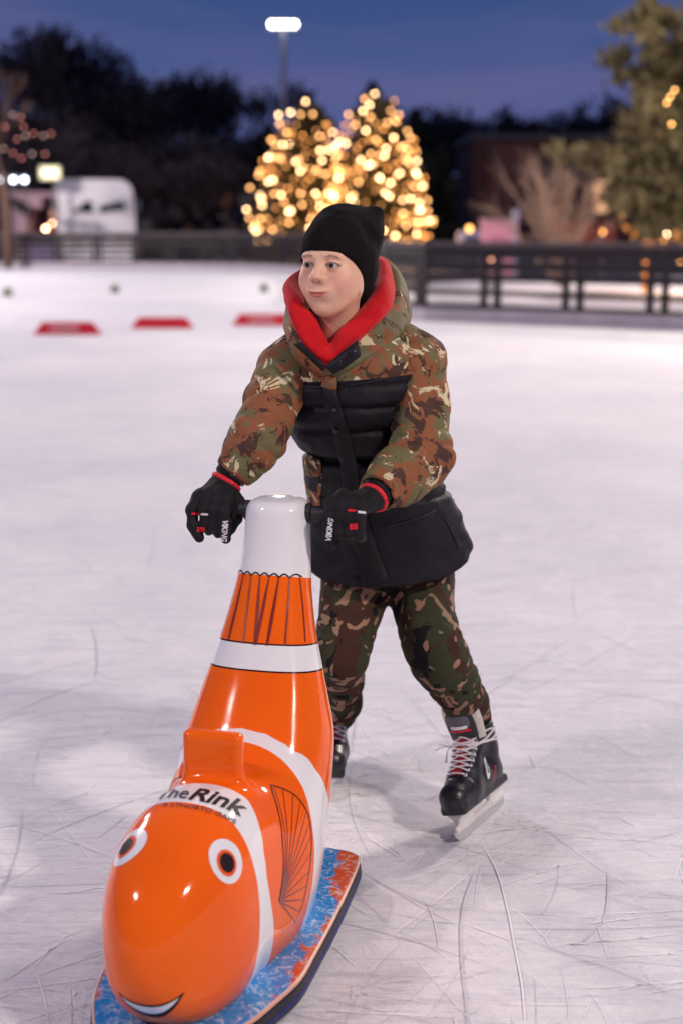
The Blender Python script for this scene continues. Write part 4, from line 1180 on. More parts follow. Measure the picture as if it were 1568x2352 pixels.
# printed side fins, drawn on the flank in the photo and mirrored to the other flank
root_px = (641, 2070)
arc_px = [(622, 1803), (640, 1808), (669, 1821), (690, 1840), (706, 1868), (713, 1900), (715, 1940), (711, 1993), (704, 2035), (696, 2072), (684, 2105), (672, 2128)]
R0 = fhit(*root_px)[0]
ARC = [fhit(*q)[0] for q in arc_px]
ARC = [a for a in ARC if a is not None]
for sy in (1, -1):
    flip = lambda v: Vector((v.x, v.y * sy, v.z))
    V_, F_ = [], []
    def addr(pts, w, off):
        v, f = ribbon(FBVH, pts, w, off); n = len(V_); V_.extend(v); F_.extend(tuple(i + n for i in q) for q in f)
    arc = [flip(v) for v in catm(ARC, 6)]
    addr(arc, 0.0024, 0.0009)
    addr([flip(R0), flip(ARC[0].lerp(R0, 0.5) + Vector((0.012, 0, 0))), flip(ARC[0])], 0.0028, 0.0009)
    mb = MB(); mb.v, mb.f = [tuple(v) for v in V_], F_
    fo = mb.build('side_fin', M['ink'], fish)
    for k in range(3, len(arc) - 1, 5):
        V_, F_ = [], []
        addr([flip(R0), arc[k]], (lambda t: 0.0032 * (1 - t) + 0.0014), 0.0006)
        mb = MB(); mb.v, mb.f = [tuple(v) for v in V_], F_
        mb.build('fin_ray', M['ray_ink'], fo)
# scalloped tail line and tail rays
def ring_pt(y, z):
    h, n, i, t = FBVH.ray_cast(Vector((0.1, y, z)), Vector((-1, 0, 0)))
    if h is None: h = FBVH.find_nearest(Vector((-0.3, y, z)))[0]
    return h
pts = []
for k in range(0, 85):
    y = -0.068 + 0.136 * k / 84
    q = (y + 0.0682) / 0.0195
    z = 0.706 - 0.25 * (y / 0.07) ** 2 * 0.02 + 0.0065 * abs(math.sin(math.pi * q))
    pts.append(ring_pt(y, z))
v, f = ribbon(FBVH, pts, 0.0030, 0.0010); mb = MB(); mb.v, mb.f = [tuple(x) for x in v], f
mb.build('scalloped_line', M['ink'], fish)
V_, F_ = [], []
for k, (ya, yb) in enumerate(((-0.0487, -0.062), (-0.0292, -0.026), (-0.0097, -0.001), (0.0098, 0.001), (0.0293, 0.024), (0.0488, 0.058), (0.0640, 0.090), (-0.0640, -0.088))):
    pp = [ring_pt(ya + (yb - ya) * t, 0.706 + (0.580 - 0.706) * t) for t in np.linspace(0, 1, 9)]
    wdt = [0.0022, 0.0045][k in (0, 2, 3, 4)]
    v, f = ribbon(FBVH, pp, (lambda t, wdt=wdt: 0.0018 + wdt * math.sin(math.pi * min(1, t * 0.8))), 0.0010)
    mb = MB(); mb.v, mb.f = [tuple(x) for x in v], f
    mb.build('tail_ray', M['ray_ink'], fish)

# handle bar
mb = MB(); mb.tube([(-0.355, -0.155, 0.822), (-0.355, 0.155, 0.822)], 0.0165, 20)
bar = mb.build('handlebar', M['bar'], fish, smooth=False, bevel=0.002)
mb = MB()
for s in (-1, 1):
    mb = MB(); mb.tube([(-0.355, s * 0.060, 0.822), (-0.355, s * 0.072, 0.822)], 0.021, 20); mb.build('grip_collar', M['bar'], bar, bevel=0.002)

# sled base
half = [(-0.445, 0.0), (-0.445, 0.10), (-0.432, 0.145), (-0.40, 0.163), (-0.30, 0.173), (-0.15, 0.182), (0.0, 0.187), (0.10, 0.188), (0.18, 0.172), (0.26, 0.150), (0.33, 0.118), (0.39, 0.080), (0.425, 0.040), (0.435, 0.0)]
hf = catm([(x, y, 0) for x, y in half], 5)
outl = [(v.x, v.y) for v in hf] + [(v.x, -v.y) for v in hf[-2:0:-1]]
outl = np.array(outl)
# orient counter-clockwise
area = 0.5 * np.sum(outl[:, 0] * np.roll(outl[:, 1], -1) - np.roll(outl[:, 0], -1) * outl[:, 1])
if area < 0: outl = outl[::-1]
tan = np.roll(outl, -1, 0) - np.roll(outl, 1, 0); tan /= np.linalg.norm(tan, axis=1)[:, None]
nor = np.stack([tan[:, 1], -tan[:, 0]], axis=1)
def slab(profile, name, mat_, parent, cap_top=True, cap_bot=True):
    """profile: list of (offset outward, z)"""
    n = len(outl); V = []; F = []
    for o_, z in profile:
        q = outl + nor * o_
        V += [(a, b_, z) for a, b_ in q]
    for k in range(len(profile) - 1):
        for i in range(n):
            j = (i + 1) % n
            F.append((k * n + i, k * n + j, (k + 1) * n + j, (k + 1) * n + i))
    if cap_bot: F.append(tuple(range(n))[::-1])
    if cap_top: F.append(tuple((len(profile) - 1) * n + i for i in range(n)))
    mb = MB(); mb.v, mb.f = V, F
    return mb.build(name, mat_, parent)
m, ns, ls, b = new_mat('splash_print_plastic')
t = node(ns, 'ShaderNodeTexCoord')
sx_ = node(ns, 'ShaderNodeSeparateXYZ'); ls.new(t.outputs['Object'], sx_.inputs[0])
aby = node(ns, 'ShaderNodeMath', operation='ABSOLUTE'); ls.new(sx_.outputs['Y'], aby.inputs[0])
n1 = node(ns, 'ShaderNodeTexNoise', Scale=11.0, Detail=7.0, Roughness=0.72, Distortion=0.6); ls.new(t.outputs['Object'], n1.inputs['Vector'])
n2 = node(ns, 'ShaderNodeTexNoise', Scale=42.0, Detail=8.0, Roughness=0.8, Distortion=1.2); ls.new(t.outputs['Object'], n2.inputs['Vector'])
x2_ = node(ns, 'ShaderNodeMath', operation='MULTIPLY'); ls.new(sx_.outputs['X'], x2_.inputs[0]); ls.new(sx_.outputs['X'], x2_.inputs[1])
x3_ = node(ns, 'ShaderNodeMath', operation='MULTIPLY'); ls.new(x2_.outputs[0], x3_.inputs[0]); x3_.inputs[1].default_value = 0.36
ad0 = node(ns, 'ShaderNodeMath', operation='ADD'); ls.new(aby.outputs[0], ad0.inputs[0]); ls.new(x3_.outputs[0], ad0.inputs[1])
ms = node(ns, 'ShaderNodeMath', operation='MULTIPLY_ADD'); ls.new(n1.outputs['Fac'], ms.inputs[0]); ms.inputs[1].default_value = 0.16; ls.new(ad0.outputs[0], ms.inputs[2])
rp = node(ns, 'ShaderNodeMapRange'); rp.inputs['From Min'].default_value = 0.254; rp.inputs['From Max'].default_value = 0.260; ls.new(ms.outputs[0], rp.inputs[0])
wmask = node(ns, 'ShaderNodeMapRange'); wmask.inputs['From Min'].default_value = 0.50; wmask.inputs['From Max'].default_value = 0.60; ls.new(n2.outputs['Fac'], wmask.inputs[0])
blu = node(ns, 'ShaderNodeMixRGB'); blu.inputs[1].default_value = (0.012, 0.24, 0.62, 1); blu.inputs[2].default_value = (0.50, 0.60, 0.80, 1); ls.new(wmask.outputs[0], blu.inputs[0])
ore = node(ns, 'ShaderNodeMixRGB'); ore.inputs[1].default_value = (0.68, 0.095, 0.02, 1); ore.inputs[2].default_value = (0.72, 0.45, 0.42, 1); ls.new(wmask.outputs[0], ore.inputs[0])
mm = node(ns, 'ShaderNodeMixRGB'); ls.new(rp.outputs[0], mm.inputs[0]); ls.new(blu.outputs[0], mm.inputs[1]); ls.new(ore.outputs[0], mm.inputs[2])
ls.new(mm.outputs[0], b.inputs['Base Color']); b.inputs['Roughness'].default_value = 0.22; b.inputs['Coat Weight'].default_value = 0.5
M['splash'] = m
M['bumper'] = mat('black_rubber_bumper', (0.014, 0.012, 0.02), 0.45, 0.2, 20, 0.2, 120)
M['blue_stripe'] = mat('blue_rubber_stripe', (0.006, 0.012, 0.16), 0.4, 0.2, 20)
M['edge_white'] = mat('worn_plate_edge', (0.66, 0.36, 0.26), 0.35, 0.4, 25)
base = slab([(-0.004, 0.0405), (-0.004, 0.050), (-0.007, 0.0525)], 'base_plate', M['splash'], fish, True, True)
slab([(-0.0035, 0.041), (-0.0002, 0.0435), (-0.0002, 0.049), (-0.0035, 0.0515)], 'plate_edge', M['edge_white'], base, False, False)
slab([(-0.006, 0.003), (0.0, 0.006), (0.002, 0.018), (0.002, 0.034), (0.0, 0.040), (-0.010, 0.0402)], 'bumper', M['bumper'], fish, False, True)
slab([(0.0022, 0.016), (0.0036, 0.0175), (0.0036, 0.022), (0.0022, 0.0235)], 'bumper_stripe', M['blue_stripe'], fish, False, False)
# ================================================================== the boy
RO = np.array([0.12, 3.22, 0.0])
person = empty('person', tuple(RO))
tag(person, 'boy in black beanie, red hood and camouflage winter jacket skating while pushing the clownfish', 'person')
A3 = lambda v: np.array(v, float)
def PP(x, y, Y): return A3(P(x, y, Y))
def psculpt(name, f, pts, pad, h, mat_, parent=None, attrs=None, project=2):
    pts = np.array(pts)
    V, F = sculpt(name, f, pts.min(0) - pad, pts.max(0) + pad, h, project)
    me = mesh_np(name, V - RO, F)
    if attrs:
        for k, fn in attrs.items():
            r = fn(V)
            (attr_col if r.ndim == 2 else attr)(me, k, r)
    o = link(name, me, mat_, parent or person)
    return o, V, F
# ---- head frame
YAW = math.radians(28); TIL = math.radians(4)
hx = np.array([-math.cos(YAW), math.sin(YAW), 0.0])
hy = np.array([-math.sin(YAW) * math.cos(TIL), -math.cos(YAW) * math.cos(TIL), math.sin(TIL)])
hz = np.cross(hx, hy)
HR = np.stack([hx, hy, hz])                      # rows: local axes in world
HO = PP(735, 608, 2.985) - (0.078 * hy + 0.004 * hz)
def tol(p): return (p - HO) @ HR.T
def tow(q): return np.asarray(q) @ HR + HO
def head_sdf(p):
    q = tol(p).copy()
    sx = q[:, 0].copy(); q[:, 0] = np.abs(q[:, 0])
    d = ell(q, (0, -0.006, 0.032), (0.069, 0.084, 0.080))
    d = smin(d, ell(q, (0, 0.026, -0.015), (0.0605, 0.057, 0.076)), 0.02)
    d = smin(d, ell(q, (0, 0.050, -0.084), (0.024, 0.024, 0.018)), 0.028)
    d = smin(d, ell(q, (0.024, 0.042, -0.058), (0.020, 0.024, 0.024)), 0.02)
    d = smin(d, ell(q, (0.039, 0.012, -0.038), (0.013, 0.032, 0.018)), 0.03)
    d = smin(d, ell(q, (0.034, 0.050, -0.026), (0.024, 0.024, 0.026)), 0.02)
    d = smin(d, ell(q, (0.022, 0.071, 0.021), (0.024, 0.012, 0.009)), 0.014)
    d = smax(d, -ell(q, (0.028, 0.092, 0.003), (0.017, 0.018, 0.011)), 0.014)
    ey = q - np.array([0.028, 0.069, 0.003])
    lid = np.linalg.norm(ey, axis=1) - 0.0136
    opening = ell(q, (0.0285, 0.088, 0.0025), (0.0128, 0.020, 0.0052))
    d = smin(d, lid, 0.006)
    d = smax(d, -opening, 0.0015)
    nose = cone(q, (0, 0.076, 0.006), (0, 0.0955, -0.0205), 0.0085, 0.0100)
    nose = smin(nose, ell(q, (0.0120, 0.0880, -0.0240), (0.0072, 0.0090, 0.0066)), 0.007)
    d = smin(d, nose, 0.010)
    d = smax(d, -ell(q, (0.0072, 0.0950, -0.0318), (0.0034, 0.0046, 0.0036)), 0.0018)
    d = smin(d, ell(q, (0, 0.0765, -0.050), (0.026, 0.010, 0.016)), 0.016)
    qm = q.copy(); qm[:, 2] = qm[:, 2] - 7.0 * q[:, 0] ** 2
    d = smin(d, ell(qm, (0.006, 0.0848, -0.0525), (0.0185, 0.0045, 0.0030)), 0.005)
    d = smin(d, ell(qm, (0.0, 0.0840, -0.0595), (0.0175, 0.0058, 0.0044)), 0.005)
    d = smax(d, -ell(qm, (0.0, 0.0930, -0.0556), (0.025, 0.0075, 0.0009)), 0.0018)
    ear = ell(q, (0.062, 0.014, -0.036), (0.006, 0.008, 0.018))
    d = smin(d, ear, 0.006)
    return d
NB = PP(768, 805, 3.10)
neck_top = tow((0, -0.010, -0.055))
def skin_sdf(p):
    d = head_sdf(p)
    return smin(d, cone(p, neck_top, NB, 0.044, 0.050), 0.020)
def skin_col(V):
    q = tol(V); ax = np.abs(q[:, 0])
    base = np.array([0.77, 0.465, 0.315]); c = np.tile(base, (len(V), 1))
    def mixc(m_, col):
        nonlocal c
        m_ = np.clip(m_, 0, 1)[:, None]; c = c * (1 - m_) + np.array(col) * m_
    g = lambda cx, cy, cz, r: np.exp(-(((ax - cx) ** 2 + (q[:, 1] - cy) ** 2 + (q[:, 2] - cz) ** 2) / (r * r)))
    mixc(0.55 * g(0.044, 0.066, -0.030, 0.026), (0.76, 0.33, 0.27))
    mixc(0.50 * g(0.0, 0.10, -0.022, 0.014), (0.76, 0.34, 0.28))
    mixc(0.45 * g(0.028, 0.082, -0.008, 0.014), (0.42, 0.20, 0.17))
    front = q[:, 1] > 0.06
    nzv = vnoise(V, 420, 3) * 0.003
    lip = 1 - np.sqrt((q[:, 0] / 0.0235) ** 2 + ((q[:, 2] - 7.0 * q[:, 0] ** 2 + 0.0572) / 0.0070) ** 2)
    mixc(np.where(front, np.clip(lip * 3.5, 0, 0.92), 0), (0.50, 0.12, 0.11))
    bz = 0.0215 - ((ax - 0.027) / 0.035) ** 2 * 0.008
    brow = 1 - np.maximum(np.abs(ax - 0.029) / 0.017, np.abs(q[:, 2] - bz + nzv) / 0.0032)
    mixc(np.where(front, np.clip(brow * 2.5, 0, 0.68), 0), (0.20, 0.095, 0.06))
    e_ = np.sqrt(((ax - 0.0285) / 0.0140) ** 2 + ((q[:, 2] - 0.0027) / 0.0064) ** 2)
    rim = np.exp(-((e_ - 0.95) / 0.20) ** 2) * np.clip((q[:, 2] + 0.001) / 0.003, 0.25, 1)
    mixc(np.where(front, rim * 0.9, 0), (0.05, 0.025, 0.02))
    mixc(0.8 * np.exp(-(((ax - 0.0074) / 0.0030) ** 2 + ((q[:, 2] + 0.0315) / 0.0026) ** 2)) * (q[:, 1] > 0.086), (0.22, 0.04, 0.035))
    c = c * (1 + 0.05 * vnoise(V, 45, 91)[:, None]) * (1 + 0.03 * vnoise(V, 130, 92)[:, None] * np.array([[0.3, 1.0, 1.0]]))
    return c
m, ns, ls, b = new_mat('skin')
at = node(ns, 'ShaderNodeVertexColor', layer_name='tone')
t = node(ns, 'ShaderNodeTexCoord')
n1 = node(ns, 'ShaderNodeTexNoise', Scale=60.0, Detail=4.0); ls.new(t.outputs['Object'], n1.inputs['Vector'])
mr = node(ns, 'ShaderNodeMapRange'); mr.inputs['To Min'].default_value = 0.93; mr.inputs['To Max'].default_value = 1.06; ls.new(n1.outputs['Fac'], mr.inputs[0])
vm = node(ns, 'ShaderNodeVectorMath', operation='SCALE'); ls.new(at.outputs[0], vm.inputs[0]); ls.new(mr.outputs[0], vm.inputs['Scale'])
ls.new(vm.outputs[0], b.inputs['Base Color'])
b.inputs['Roughness'].default_value = 0.5; b.inputs['Specular IOR Level'].default_value = 0.35
b.inputs['Subsurface Weight'].default_value = 0.25; b.inputs['Subsurface Radius'].default_value = (1.0, 0.35, 0.2); b.inputs['Subsurface Scale'].default_value = 0.006
n2 = node(ns, 'ShaderNodeTexNoise', Scale=500.0, Detail=2.0); ls.new(t.outputs['Object'], n2.inputs['Vector'])
bp = node(ns, 'ShaderNodeBump', Strength=0.08, Distance=0.001); ls.new(n2.outputs['Fac'], bp.inputs['Height']); ls.new(bp.outputs[0], b.inputs['Normal'])
M['skin'] = m
# ---- key joints (photo point, distance)
SH_R, SH_L = PP(668, 845, 3.09), PP(955, 838, 3.12)
EL_R, EL_L = PP(600, 985, 2.99), PP(968, 1058, 3.02)
def fishpt(x, y, z): return A3(FM @ Vector((x, y, z)))
GR = fishpt(-0.355, -0.137, 0.822)
GL = fishpt(-0.355, 0.150, 0.822)
Fw, Lw = A3(Fv), A3(Lv)
Z = np.array([0, 0, 1.0])
WLR = np.array([0.004, -0.040, 0.044]); WLL = np.array([-0.034, -0.040, 0.028])
WR_R = GR + Lw * WLR[0] + Fw * WLR[1] + Z * WLR[2]
WR_L = GL - Lw * WLL[0] + Fw * WLL[1] + Z * WLL[2]
nrm = lambda v: v / np.linalg.norm(v)
HIP_R, HIP_L = PP(815, 1325, 3.28), PP(965, 1320, 3.30)
KN_R, KN_L = PP(784, 1512, 3.18), PP(990, 1490, 3.17)
AN_R, AN_L = PP(776, 1665, 3.45), PP(1078, 1655, 3.27)
def body_sdf(p):
    d = chain(p, [PP(775, 860, 3.12), PP(815, 1020, 3.20), PP(888, 1270, 3.29)], [0.10, 0.085, 0.10], 0.05)
    for s_, e_, w_ in ((SH_R, EL_R, WR_R), (SH_L, EL_L, WR_L)):
        d = smin(d, chain(p, [s_, e_, w_], [0.042, 0.033, 0.022], 0.02), 0.04)
    for h_, k_, a_ in ((HIP_R, KN_R, AN_R), (HIP_L, KN_L, AN_L)):
        d = smin(d, chain(p, [h_, k_, a_, a_ - 0.04 * Z], [0.056, 0.038, 0.022, 0.020], 0.02), 0.03)
    return smin(d, cone(p, NB, PP(772, 860, 3.12), 0.045, 0.06), 0.03)
# one skin: fine grid for the head and neck, coarse below, joined at the neck
Vh, Fh = sculpt('head', skin_sdf, tow((0, 0, 0)) - np.array([0.125, 0.14, 0.235]), tow((0, 0, 0)) + np.array([0.125, 0.13, 0.125]), 0.0019)
bp_ = np.array([SH_R, SH_L, GR, GL, AN_R, AN_L, HIP_L, NB])
Vb, Fb = sculpt('body', body_sdf, bp_.min(0) - 0.16, bp_.max(0) + np.array([0.12, 0.16, 0.05]), 0.012, 1)
Vs = np.concatenate([Vh, Vb]); Fs = np.concatenate([Fh, Fb + len(Vh)])
me = mesh_np('body', Vs - RO, Fs); attr_col(me, 'tone', skin_col(Vs))
body_o = link('body', me, M['skin'], person)
# eyes
m, ns, ls, b = new_mat('eyeball')
t = node(ns, 'ShaderNodeTexCoord'); sp_ = node(ns, 'ShaderNodeSeparateXYZ'); ls.new(t.outputs['Object'], sp_.inputs[0])
cb = node(ns, 'ShaderNodeCombineXYZ'); ls.new(sp_.outputs['X'], cb.inputs['X']); ls.new(sp_.outputs['Z'], cb.inputs['Z'])
ln = node(ns, 'ShaderNodeVectorMath', operation='LENGTH'); ls.new(cb.outputs[0], ln.inputs[0])
rp = node(ns, 'ShaderNodeValToRGB'); ls.new(ln.outputs['Value'], rp.inputs[0])
mu = node(ns, 'ShaderNodeMath', operation='MULTIPLY'); ls.new(ln.outputs['Value'], mu.inputs[0]); mu.inputs[1].default_value = 100; ls.new(mu.outputs[0], rp.inputs[0])
el_ = rp.color_ramp.elements; el_[0].position = 0.26; el_[0].color = (0.004, 0.004, 0.005, 1); el_[1].position = 0.62; el_[1].color = (0.50, 0.45, 0.44, 1)
e_ = rp.color_ramp.elements.new(0.30); e_.color = (0.05, 0.045, 0.045, 1)
e_ = rp.color_ramp.elements.new(0.57); e_.color = (0.030, 0.024, 0.022, 1)
ls.new(rp.outputs[0], b.inputs['Base Color']); b.inputs['Roughness'].default_value = 0.15; b.inputs['Specular IOR Level'].default_value = 0.3
M['eyeball'] = m
for s_ in (1, -1):
    bm = bmesh.new(); bmesh.ops.create_uvsphere(bm, u_segments=24, v_segments=16, radius=0.0122)
    me = bpy.data.meshes.new('eyeball'); bm.to_mesh(me); bm.free()
    o = link('eyeball', me, M['eyeball'], body_o)
    c = tow((0.028 * s_, 0.069, 0.003)) - RO
    g_ = hy * math.cos(0.16) + hx * math.sin(0.16)      # gaze, a little to the boy's right
    R_ = Matrix(((hx[0], g_[0], hz[0]), (hx[1], g_[1], hz[1]), (hx[2], g_[2], hz[2])))
    o.matrix_local = Matrix.Translation(Vector(c)) @ R_.to_4x4()
# ---- beanie
def beanie_sdf(p):
    q = tol(p)
    d = ell(q, (0, -0.008, 0.030), (0.079, 0.095, 0.090))
    d = smin(d, ell(q, (0.0, -0.045, 0.075), (0.066, 0.062, 0.062)), 0.03)
    d = smin(d, cone(q, (-0.042, -0.048, 0.085), (-0.056, -0.064, 0.118), 0.034, 0.014), 0.030)
    d = smin(d, cone(q, (0.03, -0.02, 0.10), (0.045, -0.03, 0.112), 0.030, 0.012), 0.03)
    d = smin(d, cone(q, (0, -0.034, -0.02), (0, -0.048, -0.055), 0.062, 0.052), 0.03)
    az = np.degrees(np.arctan2(np.abs(q[:, 0]), q[:, 1] + 0.02))
    edge = np.interp(az, [0, 12, 22, 32, 42, 54, 66, 78, 90, 115, 180], [0.0315, 0.031, 0.028, 0.022, 0.013, -0.002, -0.019, -0.037, -0.052, -0.072, -0.098])
    d = d + 0.0025 * vnoise(p, 22, 4) + 0.0010 * vnoise(p, 60, 5)
    return smax(d, edge - q[:, 2], 0.007)
beanie, BV, BF = psculpt('beanie', beanie_sdf, [tow((0, 0, 0))], 0.17, 0.0045, M['knit'])
mb = MB()
for k in range(16):
    x0 = -0.030 + 0.0035 * k + random.uniform(-.001, .001)
    z0 = 0.0335
    y0 = 0.074 - (x0 / 0.075) ** 2 * 0.028
    pts = [tow((x0, y0 + 0.004, z0 + 0.006)), tow((x0 - 0.001, y0 + 0.0055, z0)), tow((x0 - 0.003, y0 + 0.005, z0 - 0.007 - random.uniform(0, .004)))]
    mb.tube([Vector(v - RO) for v in pts], [0.0011, 0.0010, 0.0003], 5)
M['hair'] = mat('reddish_brown_hair', (0.16, 0.06, 0.03), 0.6, 0.3, 80)
hair = mb.build('hair', M['hair'], body_o, smooth=True); tag(hair, kind='stuff')

# ---- jacket torso
def sec(xl, xr, y, Y, ry):
    a, b_ = PP(xl, y, Y), PP(xr, y, Y); c = (a + b_) / 2
    return (c[2], c[0], c[1], (b_[0] - a[0]) / 2, ry)
TOR = smooth_keys([
    sec(700, 875, 735, 3.10, 0.085), sec(668, 925, 775, 3.10, 0.100), sec(642, 965, 820, 3.11, 0.118), sec(638, 972, 870, 3.12, 0.130),
    sec(645, 950, 930, 3.14, 0.135), sec(662, 935, 985, 3.17, 0.135), sec(695, 950, 1045, 3.20, 0.135), sec(704, 1005, 1100, 3.22, 0.135),
    sec(714, 1046, 1160, 3.24, 0.135), sec(716, 1064, 1210, 3.25, 0.132), sec(716, 1082, 1260, 3.26, 0.130), sec(716, 1098, 1330, 3.26, 0.130), sec(716, 1110, 1400, 3.26, 0.130)])
hem_pts = np.array([PP(718, 1292, 3.24), PP(890, 1352, 3.135), PP(1086, 1254, 3.26)])
hn = np.cross(hem_pts[1] - hem_pts[0], hem_pts[2] - hem_pts[0]); hn /= np.linalg.norm(hn); hn = hn if hn[2] > 0 else -hn
zrow = lambda y, Y: PP(784, y, Y)[2]
SEAMS = [zrow(883, 2.98), zrow(936, 3.0), zrow(992, 3.02), zrow(1062, 3.06), zrow(1150, 3.09)]
def seam_prof(z):
    d = np.min([np.abs(z - s_) for s_ in SEAMS], axis=0)
    return d
def jacket_sdf(p):
    d = column(p, TOR, 2.25 - 0.15 * np.clip((SEAMS[3] - p[:, 2]) / 0.18, 0, 1))
    wv = 0.006 * vnoise(p, 9, 1)
    z = p[:, 2] + wv
    sd = seam_prof(z)
    up = np.clip((p[:, 2] - SEAMS[-1] + 0.02) / 0.02, 0, 1) * np.clip((SEAMS[0] + 0.01 - p[:, 2]) / 0.02, 0, 1)
    d = d + (0.010 * np.exp(-(sd / 0.008) ** 2) - 0.005) * up
    # drawn-in waist, soft folds
    d = d + 0.010 * np.exp(-((z - SEAMS[3]) / 0.010) ** 2)
    low = np.clip((SEAMS[3] - p[:, 2]) / 0.06, 0, 1)
    d = d + 0.012 * vnoise(p * np.array([1, 1, 0.35]), 12, 6) * (0.5 + 0.7 * low) + 0.0035 * vnoise(p * np.array([1, 1, 1.6]), 26, 7)
    d = d + 0.004 * np.abs(vnoise(p * np.array([1.0, 1.0, 2.2]), 17, 12)) * (1 - low)
    hd = (p - hem_pts[0]) @ hn + 0.004 * vnoise(p, 14, 8)
    inner = d + 0.02
    d = smax(d, -hd, 0.005)
    hollow = np.maximum(inner, p[:, 2] - 0.80)
    d = smax(d, -cone(p, NB + np.array([0, -0.03, 0.14]), PP(765, 838, 3.04), 0.105, 0.045), 0.01)
    return np.maximum(d, -hollow)
yl, yr = PP(640, 884, 3.0), PP(900, 866, 3.0)
def yoke(V):
    z0 = yl[2] + (yr[2] - yl[2]) * (V[:, 0] - yl[0]) / (yr[0] - yl[0])
    return V[:, 2] - z0
jk, JV, JF = psculpt('jacket', jacket_sdf, [PP(700, 700, 3.1) , PP(1100, 1400, 3.3), PP(640, 900, 3.1)], np.array([0.03, 0.19, 0.03]), 0.0065, M['jacket'], attrs={'yoke': yoke})
# ---- sleeves
def sleeve(pts, rs, wr, seed, elbow_s):
    pts = [A3(q) for q in pts]
    def f(p):
        d = chain(p, pts, rs, 0.045)
        s_ = along(p, pts)
        w_ = 0.22 + 1.0 * np.exp(-((s_ - elbow_s) / 0.07) ** 2)
        ph = s_ * 150 + 2.2 * vnoise(p, 9, seed) + 1.4 * vnoise(p, 19, seed + 1)
        rg = np.sqrt(np.abs(np.sin(ph * 0.5)) + 1e-4)
        am = 0.55 + 0.45 * vnoise(p, 8, seed + 5)
        d = d - wr * 1.25 * w_ * (rg - 0.75) * (am + 0.2) - 0.0055 * vnoise(p, 13, seed + 2) - 0.0025 * vnoise(p, 34, seed + 3)
        tmax = pts[-1] - pts[-2]; L = np.linalg.norm(tmax); tmax = tmax / L
        d = smax(d, (p - pts[-1]) @ tmax, 0.006)
        inn = np.maximum(cone(p, pts[-2], pts[-1] + 0.02 * tmax, rs[-2] - 0.01, rs[-1] - 0.012), -((p - pts[-1]) @ tmax + 0.03))
        return np.maximum(d, -inn)
    return f
CR = WR_R + nrm(EL_R - WR_R) * 0.026; CL = WR_L + nrm(EL_L - WR_L) * 0.026
SR = [PP(690, 815, 3.11), PP(660, 850, 3.08), PP(622, 925, 3.03), PP(604, 985, 2.98), (A3(PP(604, 985, 2.98)) + CR) / 2 + 0.004 * Lw, CR]
SL = [PP(915, 800, 3.12), PP(950, 838, 3.11), PP(960, 930, 3.085), PP(964, 1050, 3.02), (A3(PP(964, 1050, 3.02)) + CL) / 2 + np.array([0, 0, 0.002]), CL]
slr, _, _ = psculpt('sleeve', sleeve(SR, [0.056, 0.056, 0.050, 0.049, 0.046, 0.041], 0.0060, 21, 0.20), SR, 0.075, 0.005, M['camo'], jk)
sll, _, _ = psculpt('sleeve', sleeve(SL, [0.056, 0.063, 0.059, 0.060, 0.055, 0.045], 0.0070, 31, 0.27), SL, 0.085, 0.005, M['camo'], jk)
JB = bvh_of(JV, JF)
def cast(bvh, x, y):
    h, n, i, t = bvh.ray_cast(Vector((0, 0, CAM_H)), ray(x, y).normalized())
    if h is None:
        return None, None
    return h, n
# ---- placket, lapel flap, snaps, pockets laid over the jacket
def strip(name, pxs, w, mat_, parent, bvh=JB, thick=0.006, off=0.004, Yg=3.0):
    pts = [cast(bvh, *q) for q in pxs]
    good = [q for q in pts if q[0] is not None]
    pts = [q if q[0] is not None else (P(px_[0], px_[1], good[-1][0].y), good[-1][1]) for q, px_ in zip(pts, pxs)]
    Q = catm([q[0] for q in pts], 6)
    V, F = [], []
    m_ = len(Q)
    nn = [bvh.find_nearest(q)[1] for q in Q]
    ws = w if isinstance(w, (list, tuple)) else [w] * len(pxs)
    prof = [(-0.5, 0), (-0.47, 1), (0, 1.15), (0.47, 1), (0.5, 0)]
    for i in range(m_):
        t = (Q[min(i + 1, m_ - 1)] - Q[max(i - 1, 0)]).normalized()
        n = nn[i]; s_ = t.cross(n).normalized()
        wi = ws[0] + 0.0
        kk = i / 6.0; k0 = min(int(kk), len(ws) - 1); k1 = min(k0 + 1, len(ws) - 1)
        wi = ws[k0] + (ws[k1] - ws[k0]) * (kk - k0)
        for a_, h_ in prof:
            base_ = Q[i] + s_ * (a_ * wi)
            hp = bvh.find_nearest(base_)[0]
            wob = 0.0012 * math.sin(i * 1.3 + a_ * 3)
            V.append(hp + n * (off * (0.2 if h_ == 0 else 1) + thick * h_ * 0.6 + wob) - Vector(RO))
    c_ = len(prof)
    for i in range(m_ - 1):
        for k in range(c_ - 1):
            F.append((i * c_ + k, i * c_ + k + 1, (i + 1) * c_ + k + 1, (i + 1) * c_ + k))
    mb = MB(); mb.v, mb.f = [tuple(v) for v in V], F
    o = mb.build(name, mat_, parent, smooth=True)
    so = o.modifiers.new('solid', 'SOLIDIFY'); so.thickness = 0.004; so.offset = -1
    ss = o.modifiers.new('sub', 'SUBSURF'); ss.levels = 1; ss.render_levels = 1
    return o
pk = strip('placket', [(757, 892), (772, 950), (790, 1020), (806, 1100), (822, 1180), (840, 1260), (862, 1338)], [0.036, 0.036, 0.038, 0.04, 0.046, 0.056, 0.066], M['black_nylon'], jk, off=0.009)
cp_ = strip('placket_top', [(752, 846), (757, 868), (757, 892)], [0.036, 0.038, 0.034], M['camo'], jk, off=0.013)
M['snap'] = mat('dark_metal_snap', (0.05, 0.045, 0.05), 0.3, 0.1, 30, metal=0.8)
